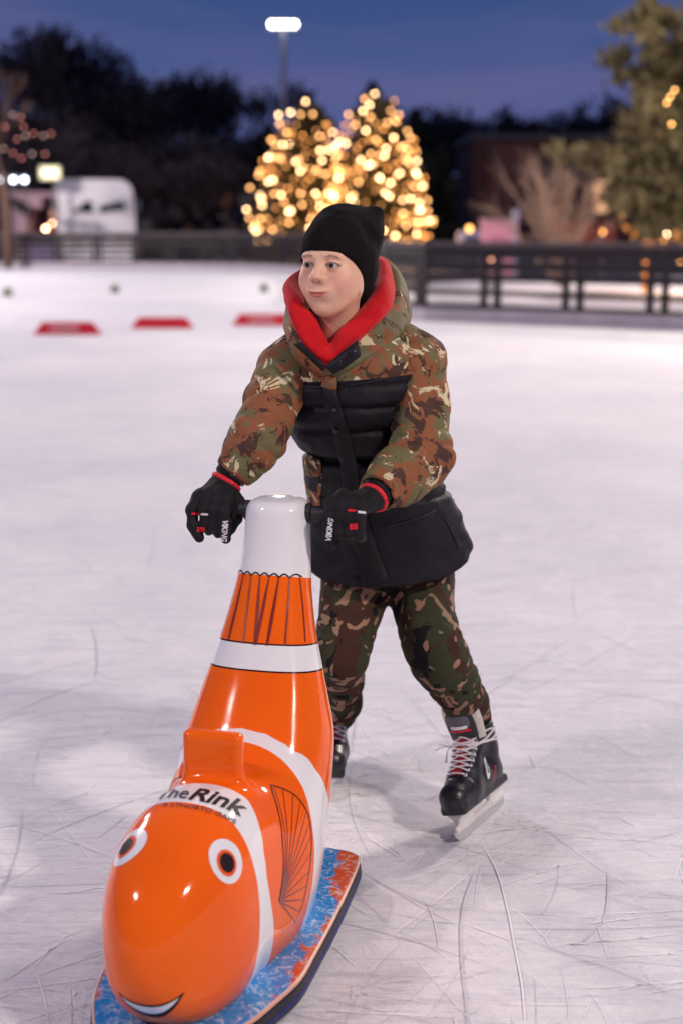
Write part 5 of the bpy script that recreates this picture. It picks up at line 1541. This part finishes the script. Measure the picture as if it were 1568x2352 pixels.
def snap_at(x, y, bvh=JB, off=0.012, parent=None):
    h, n = cast(bvh, x, y)
    if h is None: return
    q = n.to_track_quat('Z', 'Y').to_matrix()
    c = h + n * off - Vector(RO)
    mb = MB(); mb.tube([c, c + n * 0.003], 0.0062, 12)
    mb.build('snap', M['snap'], parent or jk, bevel=0.001)
for q in ((770, 930), (772, 978), (797, 1148), (810, 1062)): snap_at(*q, parent=pk)
M['seam'] = mat('black_seam_cord', (0.008, 0.007, 0.010), 0.5, 0.1, 60)
def seamline(pxs, w=0.004, mat_=None, name='seam', parent=None, bvh=JB, off=0.0015):
    pts = [cast(bvh, *q)[0] for q in pxs]; pts = [q for q in pts if q is not None]
    if len(pts) < 2: return
    Q = catm(pts, 5); mb = MB()
    mb.tube([q + bvh.find_nearest(q)[1] * off - Vector(RO) for q in Q], w / 2, 5)
    return mb.build(name, mat_ or M['seam'], parent or jk, smooth=True)
seamline([(880, 1210), (940, 1196), (990, 1176), (1040, 1148)]); seamline([(1022, 1195), (1040, 1230), (1052, 1262)])
seamline([(642, 884), (690, 889), (745, 890)]); seamline([(770, 888), (830, 880), (893, 867)])
# left pocket (camouflage flap) standing off the hip, and the pocket edge by the other arm
def patch(name, outline_px, mat_, parent, thick=0.012, off=0.006, bvh=JB, sub=0.02, Yd=3.1):
    """padded cloth piece over the jacket, outline from photo points cast on to it"""
    pts = []
    for q in outline_px:
        h, n = cast(bvh, *q)
        if h is None: h = P(q[0], q[1], Yd)
        pts.append(h)
    cen = sum(pts, Vector((0, 0, 0))) / len(pts)
    nv = Vector((0, 0, CAM_H)) - cen; nv.normalize()
    V = [(p_ + nv * off) for p_ in pts] + [cen + nv * (off + thick)]
    inner = [(p_ * 0.55 + cen * 0.45) + nv * (off + thick * 0.85) for p_ in pts]
    n_ = len(pts)
    V = [p_ - nv * 0.004 for p_ in pts] + [p_ + nv * off for p_ in pts] + inner + [cen + nv * (off + thick)]
    F = []
    for r0 in (0, n_):
        for i in range(n_):
            j = (i + 1) % n_; F.append((r0 + i, r0 + j, r0 + n_ + j, r0 + n_ + i))
    for i in range(n_): F.append((2 * n_ + i, 2 * n_ + (i + 1) % n_, 3 * n_))
    mb = MB(); mb.v, mb.f = [tuple(v - Vector(RO)) for v in V], F
    o = mb.build(name, mat_, parent, smooth=True)
    ss = o.modifiers.new('sub', 'SUBSURF'); ss.levels = 2; ss.render_levels = 2
    return o
pkt = patch('pocket', [(700, 1040), (712, 1046), (738, 1062), (743, 1100), (735, 1140), (738, 1170), (750, 1200), (738, 1210), (716, 1180), (702, 1135), (698, 1090)], M['camo'], jk, 0.010, 0.006, Yd=3.17)
patch('pocket_flap', [(698, 1036), (716, 1044), (742, 1058), (738, 1098), (716, 1096), (697, 1092)], M['camo'], pkt, 0.010, 0.012, Yd=3.17)
patch('pocket', [(846, 1052), (905, 1040), (930, 1060), (905, 1095), (868, 1100), (852, 1080)], M['camo'], jk, 0.008, 0.004, Yd=3.05)
# hem drawcord and zip ends
strip('hem_flap', [(800, 1225), (812, 1270), (826, 1320)], [0.05, 0.055, 0.05], M['black_nylon'], jk, thick=0.010, off=0.003)
# ---- hoods: lofted closed sheets
def loft(name, rails, mat_, parent, thick=0.006, n_per=7, closed=True, wrk=0.003, seed=1, closed_v=False):
    R_ = [catm([Vector(q) for q in r], n_per, closed) for r in rails]
    m_ = len(R_[0]); k_ = len(R_)
    V, F = [], []
    rows = []
    for i in range(m_):
        col = catm([R_[k][i] for k in range(k_)], 4, False)
        rows.append(col)
    c_ = len(rows[0])
    A_ = np.array([[tuple(v) for v in r] for r in rows]).reshape(-1, 3)
    A_ = A_ + (wrk * vnoise(A_, 24, seed) + wrk * 0.8 * vnoise(A_, 55, seed + 1))[:, None] * np.array([[0.4, -0.8, 0.5]])
    A_ = A_ - RO
    for i in range(m_ if closed else m_ - 1):
        j = (i + 1) % m_
        for k in range(c_ - 1):
            F.append((i * c_ + k, j * c_ + k, j * c_ + k + 1, i * c_ + k + 1))
    me = mesh_np(name, A_, np.array(F))
    o = link(name, me, mat_, parent)
    so = o.modifiers.new('solid', 'SOLIDIFY'); so.thickness = thick; so.offset = 0
    ss = o.modifiers.new('sub', 'SUBSURF'); ss.levels = 1; ss.render_levels = 1
    return o
# order: front V, viewer-left side, back left, back, back right, viewer-right side
red_in0 = [PP(757, 800, 3.03), PP(722, 745, 3.07), PP(702, 700, 3.12), PP(715, 660, 3.18), PP(775, 650, 3.22), PP(840, 650, 3.20), PP(842, 680, 3.15), PP(815, 735, 3.09), PP(783, 768, 3.05)]
red_in = [PP(757, 788, 2.995), PP(722, 730, 3.000), PP(693, 698, 3.03), PP(682, 645, 3.15), PP(775, 600, 3.24), PP(862, 600, 3.22), PP(866, 650, 3.12), PP(832, 710, 3.04), PP(788, 752, 3.00)]
red_mid = [PP(754, 806, 2.975), PP(708, 756, 2.982), PP(682, 688, 3.02), PP(672, 635, 3.15), PP(775, 590, 3.26), PP(872, 592, 3.235), PP(886, 652, 3.105), PP(846, 722, 3.02), PP(790, 772, 2.975)]
red_out = [PP(753, 834, 2.970), PP(696, 785, 2.98), PP(662, 705, 3.02), PP(662, 650, 3.16), PP(775, 610, 3.29), PP(878, 604, 3.26), PP(903, 680, 3.115), PP(866, 736, 3.02), PP(796, 796, 2.97)]
red_low = [PP(757, 850, 3.03), PP(712, 800, 3.04), PP(675, 730, 3.08), PP(680, 690, 3.18), PP(775, 680, 3.29), PP(870, 690, 3.26), PP(890, 715, 3.15), PP(855, 755, 3.08), PP(800, 812, 3.04)]
hood_red = loft('hood', [red_in0, red_in, red_mid, red_out, red_low], M['red_fleece'], person, 0.007, wrk=0.006, seed=41)
j_in = [PP(752, 842, 2.985), PP(703, 795, 2.985), PP(672, 722, 3.03), PP(672, 680, 3.17), PP(775, 650, 3.30), PP(872, 640, 3.28), PP(900, 690, 3.14), PP(868, 742, 3.04), PP(800, 800, 2.99)]
j_cr = [PP(748, 850, 2.980), PP(694, 803, 2.980), PP(668, 748, 3.025), PP(668, 700, 3.19), PP(775, 600, 3.335), PP(880, 592, 3.32), PP(922, 672, 3.175), PP(890, 756, 3.045), PP(812, 812, 2.985)]
j_out = [PP(752, 862, 2.990), PP(680, 818, 3.00), PP(662, 768, 3.04), PP(665, 735, 3.20), PP(775, 700, 3.36), PP(900, 640, 3.34), PP(941, 716, 3.19), PP(908, 775, 3.045), PP(828, 828, 2.985)]
j_low = [PP(760, 875, 3.04), PP(690, 835, 3.06), PP(672, 800, 3.10), PP(690, 790, 3.22), PP(775, 790, 3.33), PP(890, 760, 3.30), PP(925, 765, 3.19), PP(890, 800, 3.10), PP(825, 845, 3.05)]
hood_j = loft('jacket_hood', [j_in, j_cr, j_out, j_low], M['olive'], jk, 0.009, wrk=0.005, seed=51)
# open collar flap with two snaps, zip on the other side
def quadpatch(name, px_, mat_, parent, thick=0.008, n=6):
    c = [PP(*q) for q in px_]
    V, F = [], []
    for i in range(n + 1):
        for j in range(n + 1):
            u_, v_ = i / n, j / n
            p_ = (c[0] * (1 - u_) + c[1] * u_) * (1 - v_) + (c[3] * (1 - u_) + c[2] * u_) * v_
            p_ = p_ + np.array([0, -0.010, 0.003]) * math.sin(math.pi * u_) * math.sin(math.pi * v_)
            V.append(p_ - RO)
    for i in range(n):
        for j in range(n):
            a_ = i * (n + 1) + j; F.append((a_, a_ + 1, a_ + n + 2, a_ + n + 1))
    o = link(name, mesh_np(name, V, F), mat_, parent)
    so = o.modifiers.new('solid', 'SOLIDIFY'); so.thickness = thick; so.offset = 0
    be = o.modifiers.new('bev', 'BEVEL'); be.width = 0.002; be.segments = 2
    return o
flap = quadpatch('collar_flap', [(748, 842, 2.955), (822, 781, 2.958), (828, 818, 2.950), (766, 860, 2.948)], M['black_nylon'], hood_j)
for (x, y) in ((809, 810), (778, 833)):
    c = Vector(PP(x, y, 2.940) - RO); n = (Vector((0, 0, CAM_H)) - Vector(PP(x, y, 2.94))).normalized()
    mb = MB(); mb.tube([c - n * 0.002, c + n * 0.002], 0.0065, 12); mb.build('snap', M['snap'], flap, bevel=0.001)
quadpatch('zip_tape', [(676, 790, 2.972), (690, 786, 2.965), (748, 842, 2.950), (742, 852, 2.955)], M['black_nylon'], hood_j, 0.004)
# ---- trousers
TR = [(PP(818, 1290, 3.28), .082), (PP(815, 1340, 3.26), .075), (PP(805, 1400, 3.23), .068), (PP(792, 1460, 3.20), .062), (PP(786, 1510, 3.18), .050), (PP(786, 1560, 3.27), .045), (PP(785, 1610, 3.38), .042), (PP(778, 1650, 3.46), .038)]
TL = [(PP(965, 1290, 3.30), .082), (PP(966, 1345, 3.27), .073), (PP(976, 1410, 3.22), .063), (PP(988, 1470, 3.18), .064), (PP(1010, 1520, 3.17), .063), (PP(1042, 1570, 3.20), .053), (PP(1066, 1612, 3.25), .049), (PP(1082, 1650, 3.30), .044)]
def trousers_sdf(p):
    d = chain(p, [PP(850, 1270, 3.30), PP(930, 1270, 3.31)], [0.11, 0.11])
    for T_, sd_ in ((TR, 61), (TL, 71)):
        pts = [q[0] for q in T_]; rs = [q[1] for q in T_]
        c = chain(p, pts, rs, 0.03)
        s_ = along(p, pts)
        w_ = 0.10 + np.exp(-((s_ - 0.20) / 0.05) ** 2) * 0.5 + np.clip((s_ - 0.24) / 0.08, 0, 1) * 1.3
        ph = s_ * 165 + 2.6 * vnoise(p, 11, sd_) + 1.5 * vnoise(p, 21, sd_ + 1)
        rg = (0.5 + 0.5 * np.sin(ph)) ** 2
        c = c - 0.0075 * w_ * (np.sqrt(np.abs(np.sin(ph * 0.5)) + 1e-4) - 0.7) - 0.005 * vnoise(p * np.array([1, 1, 0.6]), 13, sd_ + 2)
        t_ = pts[-1] - pts[-2]; t_ = t_ / np.linalg.norm(t_)
        c = smax(c, (p - pts[-1]) @ t_, 0.008)
        d = smin(d, c, 0.02)
    return d
tb = [q[0] for q in TR + TL]
tro, _, _ = psculpt('trousers', trousers_sdf, tb, 0.10, 0.006, M['woodland'])
# ---- gloves
def hand_frame(G0, sgn): return G0, Lw * sgn, Fw, Z
def glove(G0, sgn, elbow, splay, W):
    X_, Y_, Z_ = Lw * sgn, Fw, Z
    R_ = np.stack([X_, Y_, Z_])
    toh = lambda p: (p - G0) @ R_.T
    toW = lambda q: np.asarray(q, float) @ R_ + G0
    el = toh(np.array([elbow]))[0]
    D_ = (el - W) / np.linalg.norm(el - W)
    xs = [-0.031, -0.0105, 0.0095, 0.029]
    def f(p):
        q = toh(p); d = None
        for i, x in enumerate(xs):
            k_ = np.array([x, 0.010, 0.030 - 0.004 * abs(i - 1.5)])
            if i == 0 and splay:
                fp = [k_, (x - 0.008, 0.034, 0.000), (x - 0.006, 0.038, -0.032), (x + 0.006, 0.033, -0.058)]
            elif i == 3:
                fp = [k_, (x + 0.002, 0.038, 0.004), (x + 0.003, 0.036, -0.032), (x + 0.002, 0.026, -0.058)]
            else:
                fp = [k_, (x, 0.038, 0.006), (x, 0.035, -0.028), (x, 0.014, -0.042 - 0.004 * i)]
            c = chain(q, fp, [0.0135, 0.0130, 0.0122, 0.0110], 0.006)
            d = c if d is None else smin(d, c, 0.0035)
            mc = cone(q, W + np.array([x * 0.45, 0, 0]), k_, 0.0175, 0.0145)
            d = smin(d, mc, 0.014)
        th_ = chain(q, [(0.020, -0.030, 0.034), (0.044, -0.016, 0.010), (0.047, 0.008, -0.018), (0.040, 0.018, -0.038)], [0.0165, 0.014, 0.0125, 0.011], 0.008)
        d = smin(d, th_, 0.006)
        g_ = cone(q, W, W + D_ * 0.045, 0.0265, 0.032)
        d = smin(d, g_, 0.012)
        d = d + 0.0011 * vnoise(p, 90, 81) + 0.0014 * vnoise(p, 40, 82)
        return d
    o, V, F = psculpt('glove', f, [G0, toW(W + D_ * 0.04)], 0.088, 0.0034, M['glove'])
    gb = bvh_of(V, F)
    # red ring round the wrist
    Dw = D_ @ R_; c0 = toW(W + D_ * 0.006)
    a_ = np.cross(Dw, [0, 0, 1.0]); a_ /= np.linalg.norm(a_); b_ = np.cross(Dw, a_)
    ring = []
    for k in range(28):
        an = 2 * math.pi * k / 28; dr = a_ * math.cos(an) + b_ * math.sin(an)
        h, n, i, t = gb.ray_cast(Vector(c0 + dr * 0.09), Vector(-dr))
        ring.append((h if h is not None else Vector(c0 + dr * 0.032)) - Vector(RO))
    mb = MB(); mb.tube(ring + [ring[0]], 0.0042, 8, cap=False, flat=1.3)
    mb.build('wrist_trim', M['red_trim'], o, smooth=True)
    # cuff pulled over the sleeve end
    mb = MB(); c1, c2 = toW(W + D_ * 0.016), toW(W + D_ * 0.065)
    mb.tube([Vector(c1 - RO), Vector((c1 + c2) / 2 - RO), Vector(c2 - RO)], [0.0325, 0.0345, 0.0355], 22)
    cf = mb.build('cuff', M['glove'], o, smooth=True, bevel=0.002)
    for k in range(4):
        mb = MB(); cc = toW(W + D_ * (0.020 + 0.009 * k)); arc = []
        for j in range(9):
            an = -1.1 + 2.2 * j / 8
            v_ = (-Fw * 0.0 + X_ * 1.0) * math.cos(an) + np.cross(Dw, X_) * math.sin(an)
            v_ = v_ - Dw * (v_ @ Dw); v_ /= np.linalg.norm(v_)
            arc.append(Vector(cc + v_ * (0.0330 + 0.0006 * k) - RO))
        mb.tube(arc, 0.0042, 6); mb.build('strap_rib', M['strap'], cf, smooth=True)
    return o, gb, toW
class _: pass
g1, gb1, tw1 = glove(GR, 1, EL_R, True, WLR)
g2, gb2, tw2 = glove(GL, -1, EL_L, False, WLL)
def gprint(gb, parent, text, px, ang, width, size, mat_, bold=0.0006, shear=0.2):
    h, n = cast(gb, *px)
    if h is None: return
    tocam = (Vector((0, 0, CAM_H)) - h).normalized()
    right = Vector((math.cos(ang), 0, math.sin(ang))); right = (right - tocam * right.dot(tocam)).normalized(); up = tocam.cross(right)
    if text:
        vs, fs = text_mesh(text, size, bold, shear)
        xs = [v[0] for v in vs]; k = width / (max(xs) - min(xs)); c0 = (max(xs) + min(xs)) / 2
        vs = [((x - c0) * k, y) for x, y in vs]
    else:
        vs = [(-width / 2, -size / 2), (width / 2, -size / 2), (width / 2, size / 2), (-width / 2, size / 2)]; fs = [(0, 1, 2, 3)]
    wrap(gb, 'lettering' if text else 'patch', vs, fs, h, right, up, mat_, parent, 0.0009, 0.004, ox=RO)
gprint(gb1, g1, 'VIKING', (516, 1220), math.radians(-94), 0.044, 0.0150, M['white_print'])
gprint(gb1, g1, '', (462, 1216), math.radians(-6), 0.016, 0.0105, M['red_trim'])
gprint(gb1, g1, '', (450, 1180), math.radians(-3), 0.017, 0.0045, M['red_trim'])
gprint(gb1, g1, '', (471, 1181), math.radians(-3), 0.015, 0.0045, M['white_print'])
gprint(gb2, g2, 'VIKING', (758, 1216), math.radians(83), 0.046, 0.0150, M['white_print'])
gprint(gb2, g2, '', (812, 1209), math.radians(0), 0.016, 0.0125, M['red_trim'])
gprint(gb2, g2, '', (808, 1173), math.radians(-4), 0.017, 0.0045, M['red_trim'])
gprint(gb2, g2, '', (830, 1177), math.radians(-6), 0.015, 0.0045, M['white_print'])
# ---- skates
M['boot'] = mat('black_boot_leather', (0.010, 0.009, 0.011), 0.38, 0.3, 60, 0.35, 90, coat=0.12)
M['felt'] = mat('worn_white_felt', (0.62, 0.58, 0.52), 0.85, 0.25, 90, 0.3, 300)
M['grey_pad'] = mat('grey_tongue_pad', (0.10, 0.10, 0.12), 0.7, 0.2, 200, 0.3, 600)
M['holder'] = mat('white_blade_holder', (0.72, 0.70, 0.66), 0.35, 0.12, 60)
M['steel'] = mat('skate_steel', (0.62, 0.62, 0.62), 0.4, 0.1, 100, metal=0.5)
M['lace'] = mat('white_lace', (0.68, 0.64, 0.68), 0.8, 0.12, 200, 0.3, 900)
M['red_lining'] = mat('dark_red_lining', (0.30, 0.006, 0.012), 0.7, 0.2, 60, 0.2, 300)
def boot_sdf(p):
    q = p * np.array([1, 1.0, 1])
    d = chain(q, [(0.100, 0, 0.098), (0.045, 0, 0.104), (-0.02, 0, 0.108), (-0.088, 0, 0.103)], [0.036, 0.040, 0.037, 0.036], 0.02)
    d = smin(d, cone(q, (0.045, 0, 0.115), (-0.040, 0, 0.195), 0.030, 0.038), 0.02)
    d = smin(d, chain(q, [(-0.072, 0, 0.115), (-0.078, 0, 0.16), (-0.076, 0, 0.222)], [0.036, 0.038, 0.044], 0.02), 0.02)
    d = smin(d, rbox(q, (0.0, 0, 0.072), (0.125, 0.033, 0.012), 0.010), 0.010)
    d = smax(d, q[:, 2] - (0.222 - 0.15 * (q[:, 0] + 0.07)), 0.006)
    d = smax(d, 0.062 - q[:, 2], 0.003)
    cap = np.abs(q[:, 0] - (0.078 - 0.3 * np.abs(q[:, 1]))) 
    d = d + 0.0015 * np.exp(-(cap / 0.002) ** 2)
    hole = cone(q, (-0.070, 0, 0.19), (-0.068, 0, 0.26), 0.030, 0.036)
    return np.maximum(d, -hole)
def holder_sdf(p):
    z, x = p[:, 2], p[:, 0]
    d = rbox(p, (0.0, 0, 0.027), (0.128, 0.0045, 0.008), 0.004)
    tw = np.where(x > 0, 1, 0)
    def tower(x0, x1):
        c = (x0 + x1) / 2; hw = (x1 - x0) / 2
        w_ = 0.0055 + np.clip((z - 0.035) / 0.028, 0, 1) ** 2 * 0.018
        hx_ = hw - np.clip((0.055 - z) / 0.03, 0, 1) * 0.012
        return np.maximum(np.maximum(np.abs(x - c) - hx_, np.abs(p[:, 1]) - w_), np.maximum(z - 0.064, 0.022 - z))
    d = smin(d, tower(0.030, 0.118), 0.008)
    d = smin(d, tower(-0.125, -0.050), 0.008)
    return d
VBt, FBt = sculpt('boot', boot_sdf, (-0.13, -0.065, 0.05), (0.15, 0.065, 0.25), 0.0035)
VH, FH = sculpt('holder', holder_sdf, (-0.14, -0.03, 0.012), (0.14, 0.03, 0.07), 0.003)
boot_me = mesh_np('boot', VBt, FBt); hold_me = mesh_np('blade_holder', VH, FH)
bb = bvh_of(VBt, FBt)
def skate(loc, fwd, roll, pitch):
    root = bpy.data.objects.new('ice_skate', None); C.objects.link(root); root.parent = person
    f_ = Vector((fwd[0], fwd[1], 0)).normalized(); l_ = Vector((-f_.y, f_.x, 0)); z_ = Vector((0, 0, 1))
    R_ = Matrix((f_, l_, z_)).transposed()
    R_ = R_ @ Matrix.Rotation(roll, 3, 'X') @ Matrix.Rotation(pitch, 3, 'Y')
    root.matrix_local = Matrix.Translation(Vector(loc) - Vector(RO)) @ R_.to_4x4()
    link('boot', boot_me, M['boot'], root); link('blade_holder', hold_me, M['holder'], root)
    mb = MB()
    prof = [(-0.132, 0.006), (-0.125, 0.001), (-0.06, 0.0), (0.09, 0.0), (0.122, 0.004), (0.136, 0.016), (0.138, 0.024), (-0.136, 0.024)]
    n = len(prof)
    mb.add([(x, -0.0016, z) for x, z in prof] + [(x, 0.0016, z) for x, z in prof], [tuple(range(n)), tuple(range(2 * n - 1, n - 1, -1))] + [(i, n + i, n + (i + 1) % n, (i + 1) % n) for i in range(n)])
    mb.build('blade', M['steel'], root)
    # tongue with felt rim
    def plate(name, c, hw, hh, th, tilt, mat_, rnd=0.012, curve=0.010):
        mb = MB(); nx = 8
        V, F = [], []
        for i in range(nx + 1):
            for j in range(7):
                u_ = -1 + 2 * i / nx; v_ = -1 + 2 * j / 6
                ww = hw * (1 - 0.10 * (v_ < 0) * -v_) * (1 - 0.16 * max(0, v_) ** 4)
                y = u_ * ww; z = v_ * hh * (1 - 0.10 * abs(u_) ** 3)
                x = -curve * u_ * u_ + math.sin(tilt) * z
                V.append((c[0] + x, c[1] + y, c[2] + z * math.cos(tilt)))
        for i in range(nx):
            for j in range(6):
                a_ = i * 7 + j; F.append((a_, a_ + 7, a_ + 8, a_ + 1))
        o = link(name, mesh_np(name, V, F), mat_, root)
        so = o.modifiers.new('solid', 'SOLIDIFY'); so.thickness = th; so.offset = 0
        be = o.modifiers.new('bev', 'BEVEL'); be.width = 0.002; be.segments = 2
        return o
    plate('tongue_felt', (-0.006, 0.0, 0.246), 0.050, 0.050, 0.008, 0.22, M['felt'], curve=0.020)
    plate('tongue', (0.002, 0, 0.231), 0.038, 0.044, 0.007, 0.22, M['boot'], curve=0.014)
    plate('tongue_pad', (0.0115, 0, 0.250), 0.029, 0.016, 0.004, 0.22, M['grey_pad'], curve=0.010)
    plate('tongue_badge', (0.0125, 0, 0.237), 0.022, 0.0035, 0.003, 0.22, M['white_print'], curve=0.008)
    plate('tongue_stripe', (0.0095, 0, 0.2285), 0.028, 0.0016, 0.003, 0.22, M['red_trim'], curve=0.010)
    plate('tendon_guard', (-0.118, 0, 0.245), 0.030, 0.062, 0.008, -0.10, M['red_lining'], curve=-0.018)
    o = plate('guard_back', (-0.1245, 0, 0.242), 0.032, 0.064, 0.005, -0.10, M['boot'], curve=-0.018)
    # side badge and red stripe
    for sy in (1, -1):
        vs = [(0.017 * math.cos(a_) + (0.010 if math.cos(a_) > 0 else -0.010), 0.0068 * math.sin(a_)) for a_ in np.linspace(0, 2 * math.pi, 20, endpoint=False)]
        r_ = Vector((0.55, 0, -0.83)); u_ = Vector((0, 0, 1)).cross(r_)
        up_ = Vector((0.83, 0, 0.55))
        if r_.cross(up_).y * sy < 0: up_ = -up_
        bd = wrap(bb, 'side_badge', vs, [tuple(range(20))], (-0.018, 0.03 * sy, 0.128), r_, up_, M['white_print'], root, 0.0012)
        vs, fs = text_mesh('BAUER', 0.0085, 0.0003, 0.0)
        wrap(bb, 'badge_lettering', vs, fs, (-0.018, 0.03 * sy, 0.128), r_, up_, M['ink'], root, 0.0022)
        wrap(bb, 'side_stripe', [(-0.02, -0.0018), (0.022, -0.0018), (0.022, 0.0018), (-0.02, 0.0018)], [(0, 1, 2, 3)], (-0.045, 0.03 * sy, 0.105), r_, up_, M['red_trim'], root, 0.0012)
    # red tongue showing between laces, then the laces
    red_v, red_f = [], []
    cl = [Vector((0.076, 0, 0.145)).lerp(Vector((-0.028, 0, 0.238)), k / 9) for k in range(10)]
    dirn = Vector((0.66, 0, 0.75)).normalized()
    def on(x, y, z, off):
        h, n, i, t = bb.ray_cast(Vector((x, y, z)) + dirn * 0.12, -dirn)
        if h is None: h, n = bb.find_nearest(Vector((x, y, z)))[:2]
        return h + n * off
    V, F = [], []
    for i, c in enumerate(cl[:-2]):
        hw = 0.014 + 0.0006 * i
        for j in range(5):
            V.append(on(c.x, hw * (-1 + 2 * j / 4), c.z, 0.0012))
    for i in range(len(cl) - 3):
        for j in range(4): F.append((i * 5 + j, i * 5 + j + 1, (i + 1) * 5 + j + 1, (i + 1) * 5 + j))
    mb = MB(); mb.v, mb.f = [tuple(v) for v in V], F
    mb.build('lace_tongue', M['red_lining'], root, smooth=True)
    for i in range(8):
        c0_, c1_ = cl[i], cl[i + 1]; hw = 0.021 + 0.0010 * i
        for s_ in ((1, -1) if i > 0 else (1,)):
            pts = []
            for j in range(7):
                t_ = j / 6; cc = c0_.lerp(c1_, t_ if i else 0.2)
                pts.append(on(cc.x, s_ * hw * (1 - 2 * t_), cc.z, 0.0030 + (0.0016 if s_ > 0 else 0)))
            mb = MB(); mb.tube(pts, 0.0032, 6, flat=0.55); mb.build('lace', M['lace'], root, smooth=True)
        mb = MB()
        for s_ in (1, -1):
            mb = MB(); pts = [on(c0_.x, s_ * (hw - 0.002), c0_.z, 0.003), on(c0_.x - 0.004, s_ * (hw + 0.004), c0_.z - 0.003, 0.0035), on(c0_.x - 0.008, s_ * (hw + 0.003), c0_.z + 0.003, 0.001)]
            mb.tube(pts, 0.0024, 6); mb.build('lace_loop', M['lace'], root, smooth=True)
    # laces wrapped round the ankle, with a bow
    for k in range(4):
        mb = MB(); pts = []
        for j in range(26):
            an = 2 * math.pi * j / 25
            z_ = 0.184 + 0.007 * k + 0.006 * math.sin(an * 2 + k * 1.7)
            v_ = Vector((math.cos(an), math.sin(an), 0))
            h, n, i, t = bb.ray_cast(Vector((-0.058, 0, z_)) + v_ * 0.12, -v_)
            pts.append((h if h is not None else Vector((-0.058, 0, z_)) + v_ * 0.045) + v_ * 0.0024)
        mb.tube(pts, 0.0036, 6, cap=False, flat=0.6); mb.build('ankle_lace', M['lace'], root, smooth=True)
    for (dx, dy, dz) in ((0.01, -0.045, -0.004), (0.012, -0.022, -0.034), (0.010, 0.014, -0.006), (0.012, -0.030, 0.012)):
        c = Vector((0.000, -0.030, 0.192))
        pts = [c, c + Vector((0.010, dy * 0.5, dz * 0.3 + 0.004)), c + Vector((dx, dy, dz))]
        mb = MB(); mb.tube(catm(pts, 4), 0.0022, 5); mb.build('lace_end', M['lace'], root, smooth=True)
    return root
skate((0.333, 3.175, 0.004), (-0.50, -0.86), math.radians(15), 0.0)
skate((-0.038, 3.425, 0.004), (0.05, -0.99), math.radians(-6), 0.0)
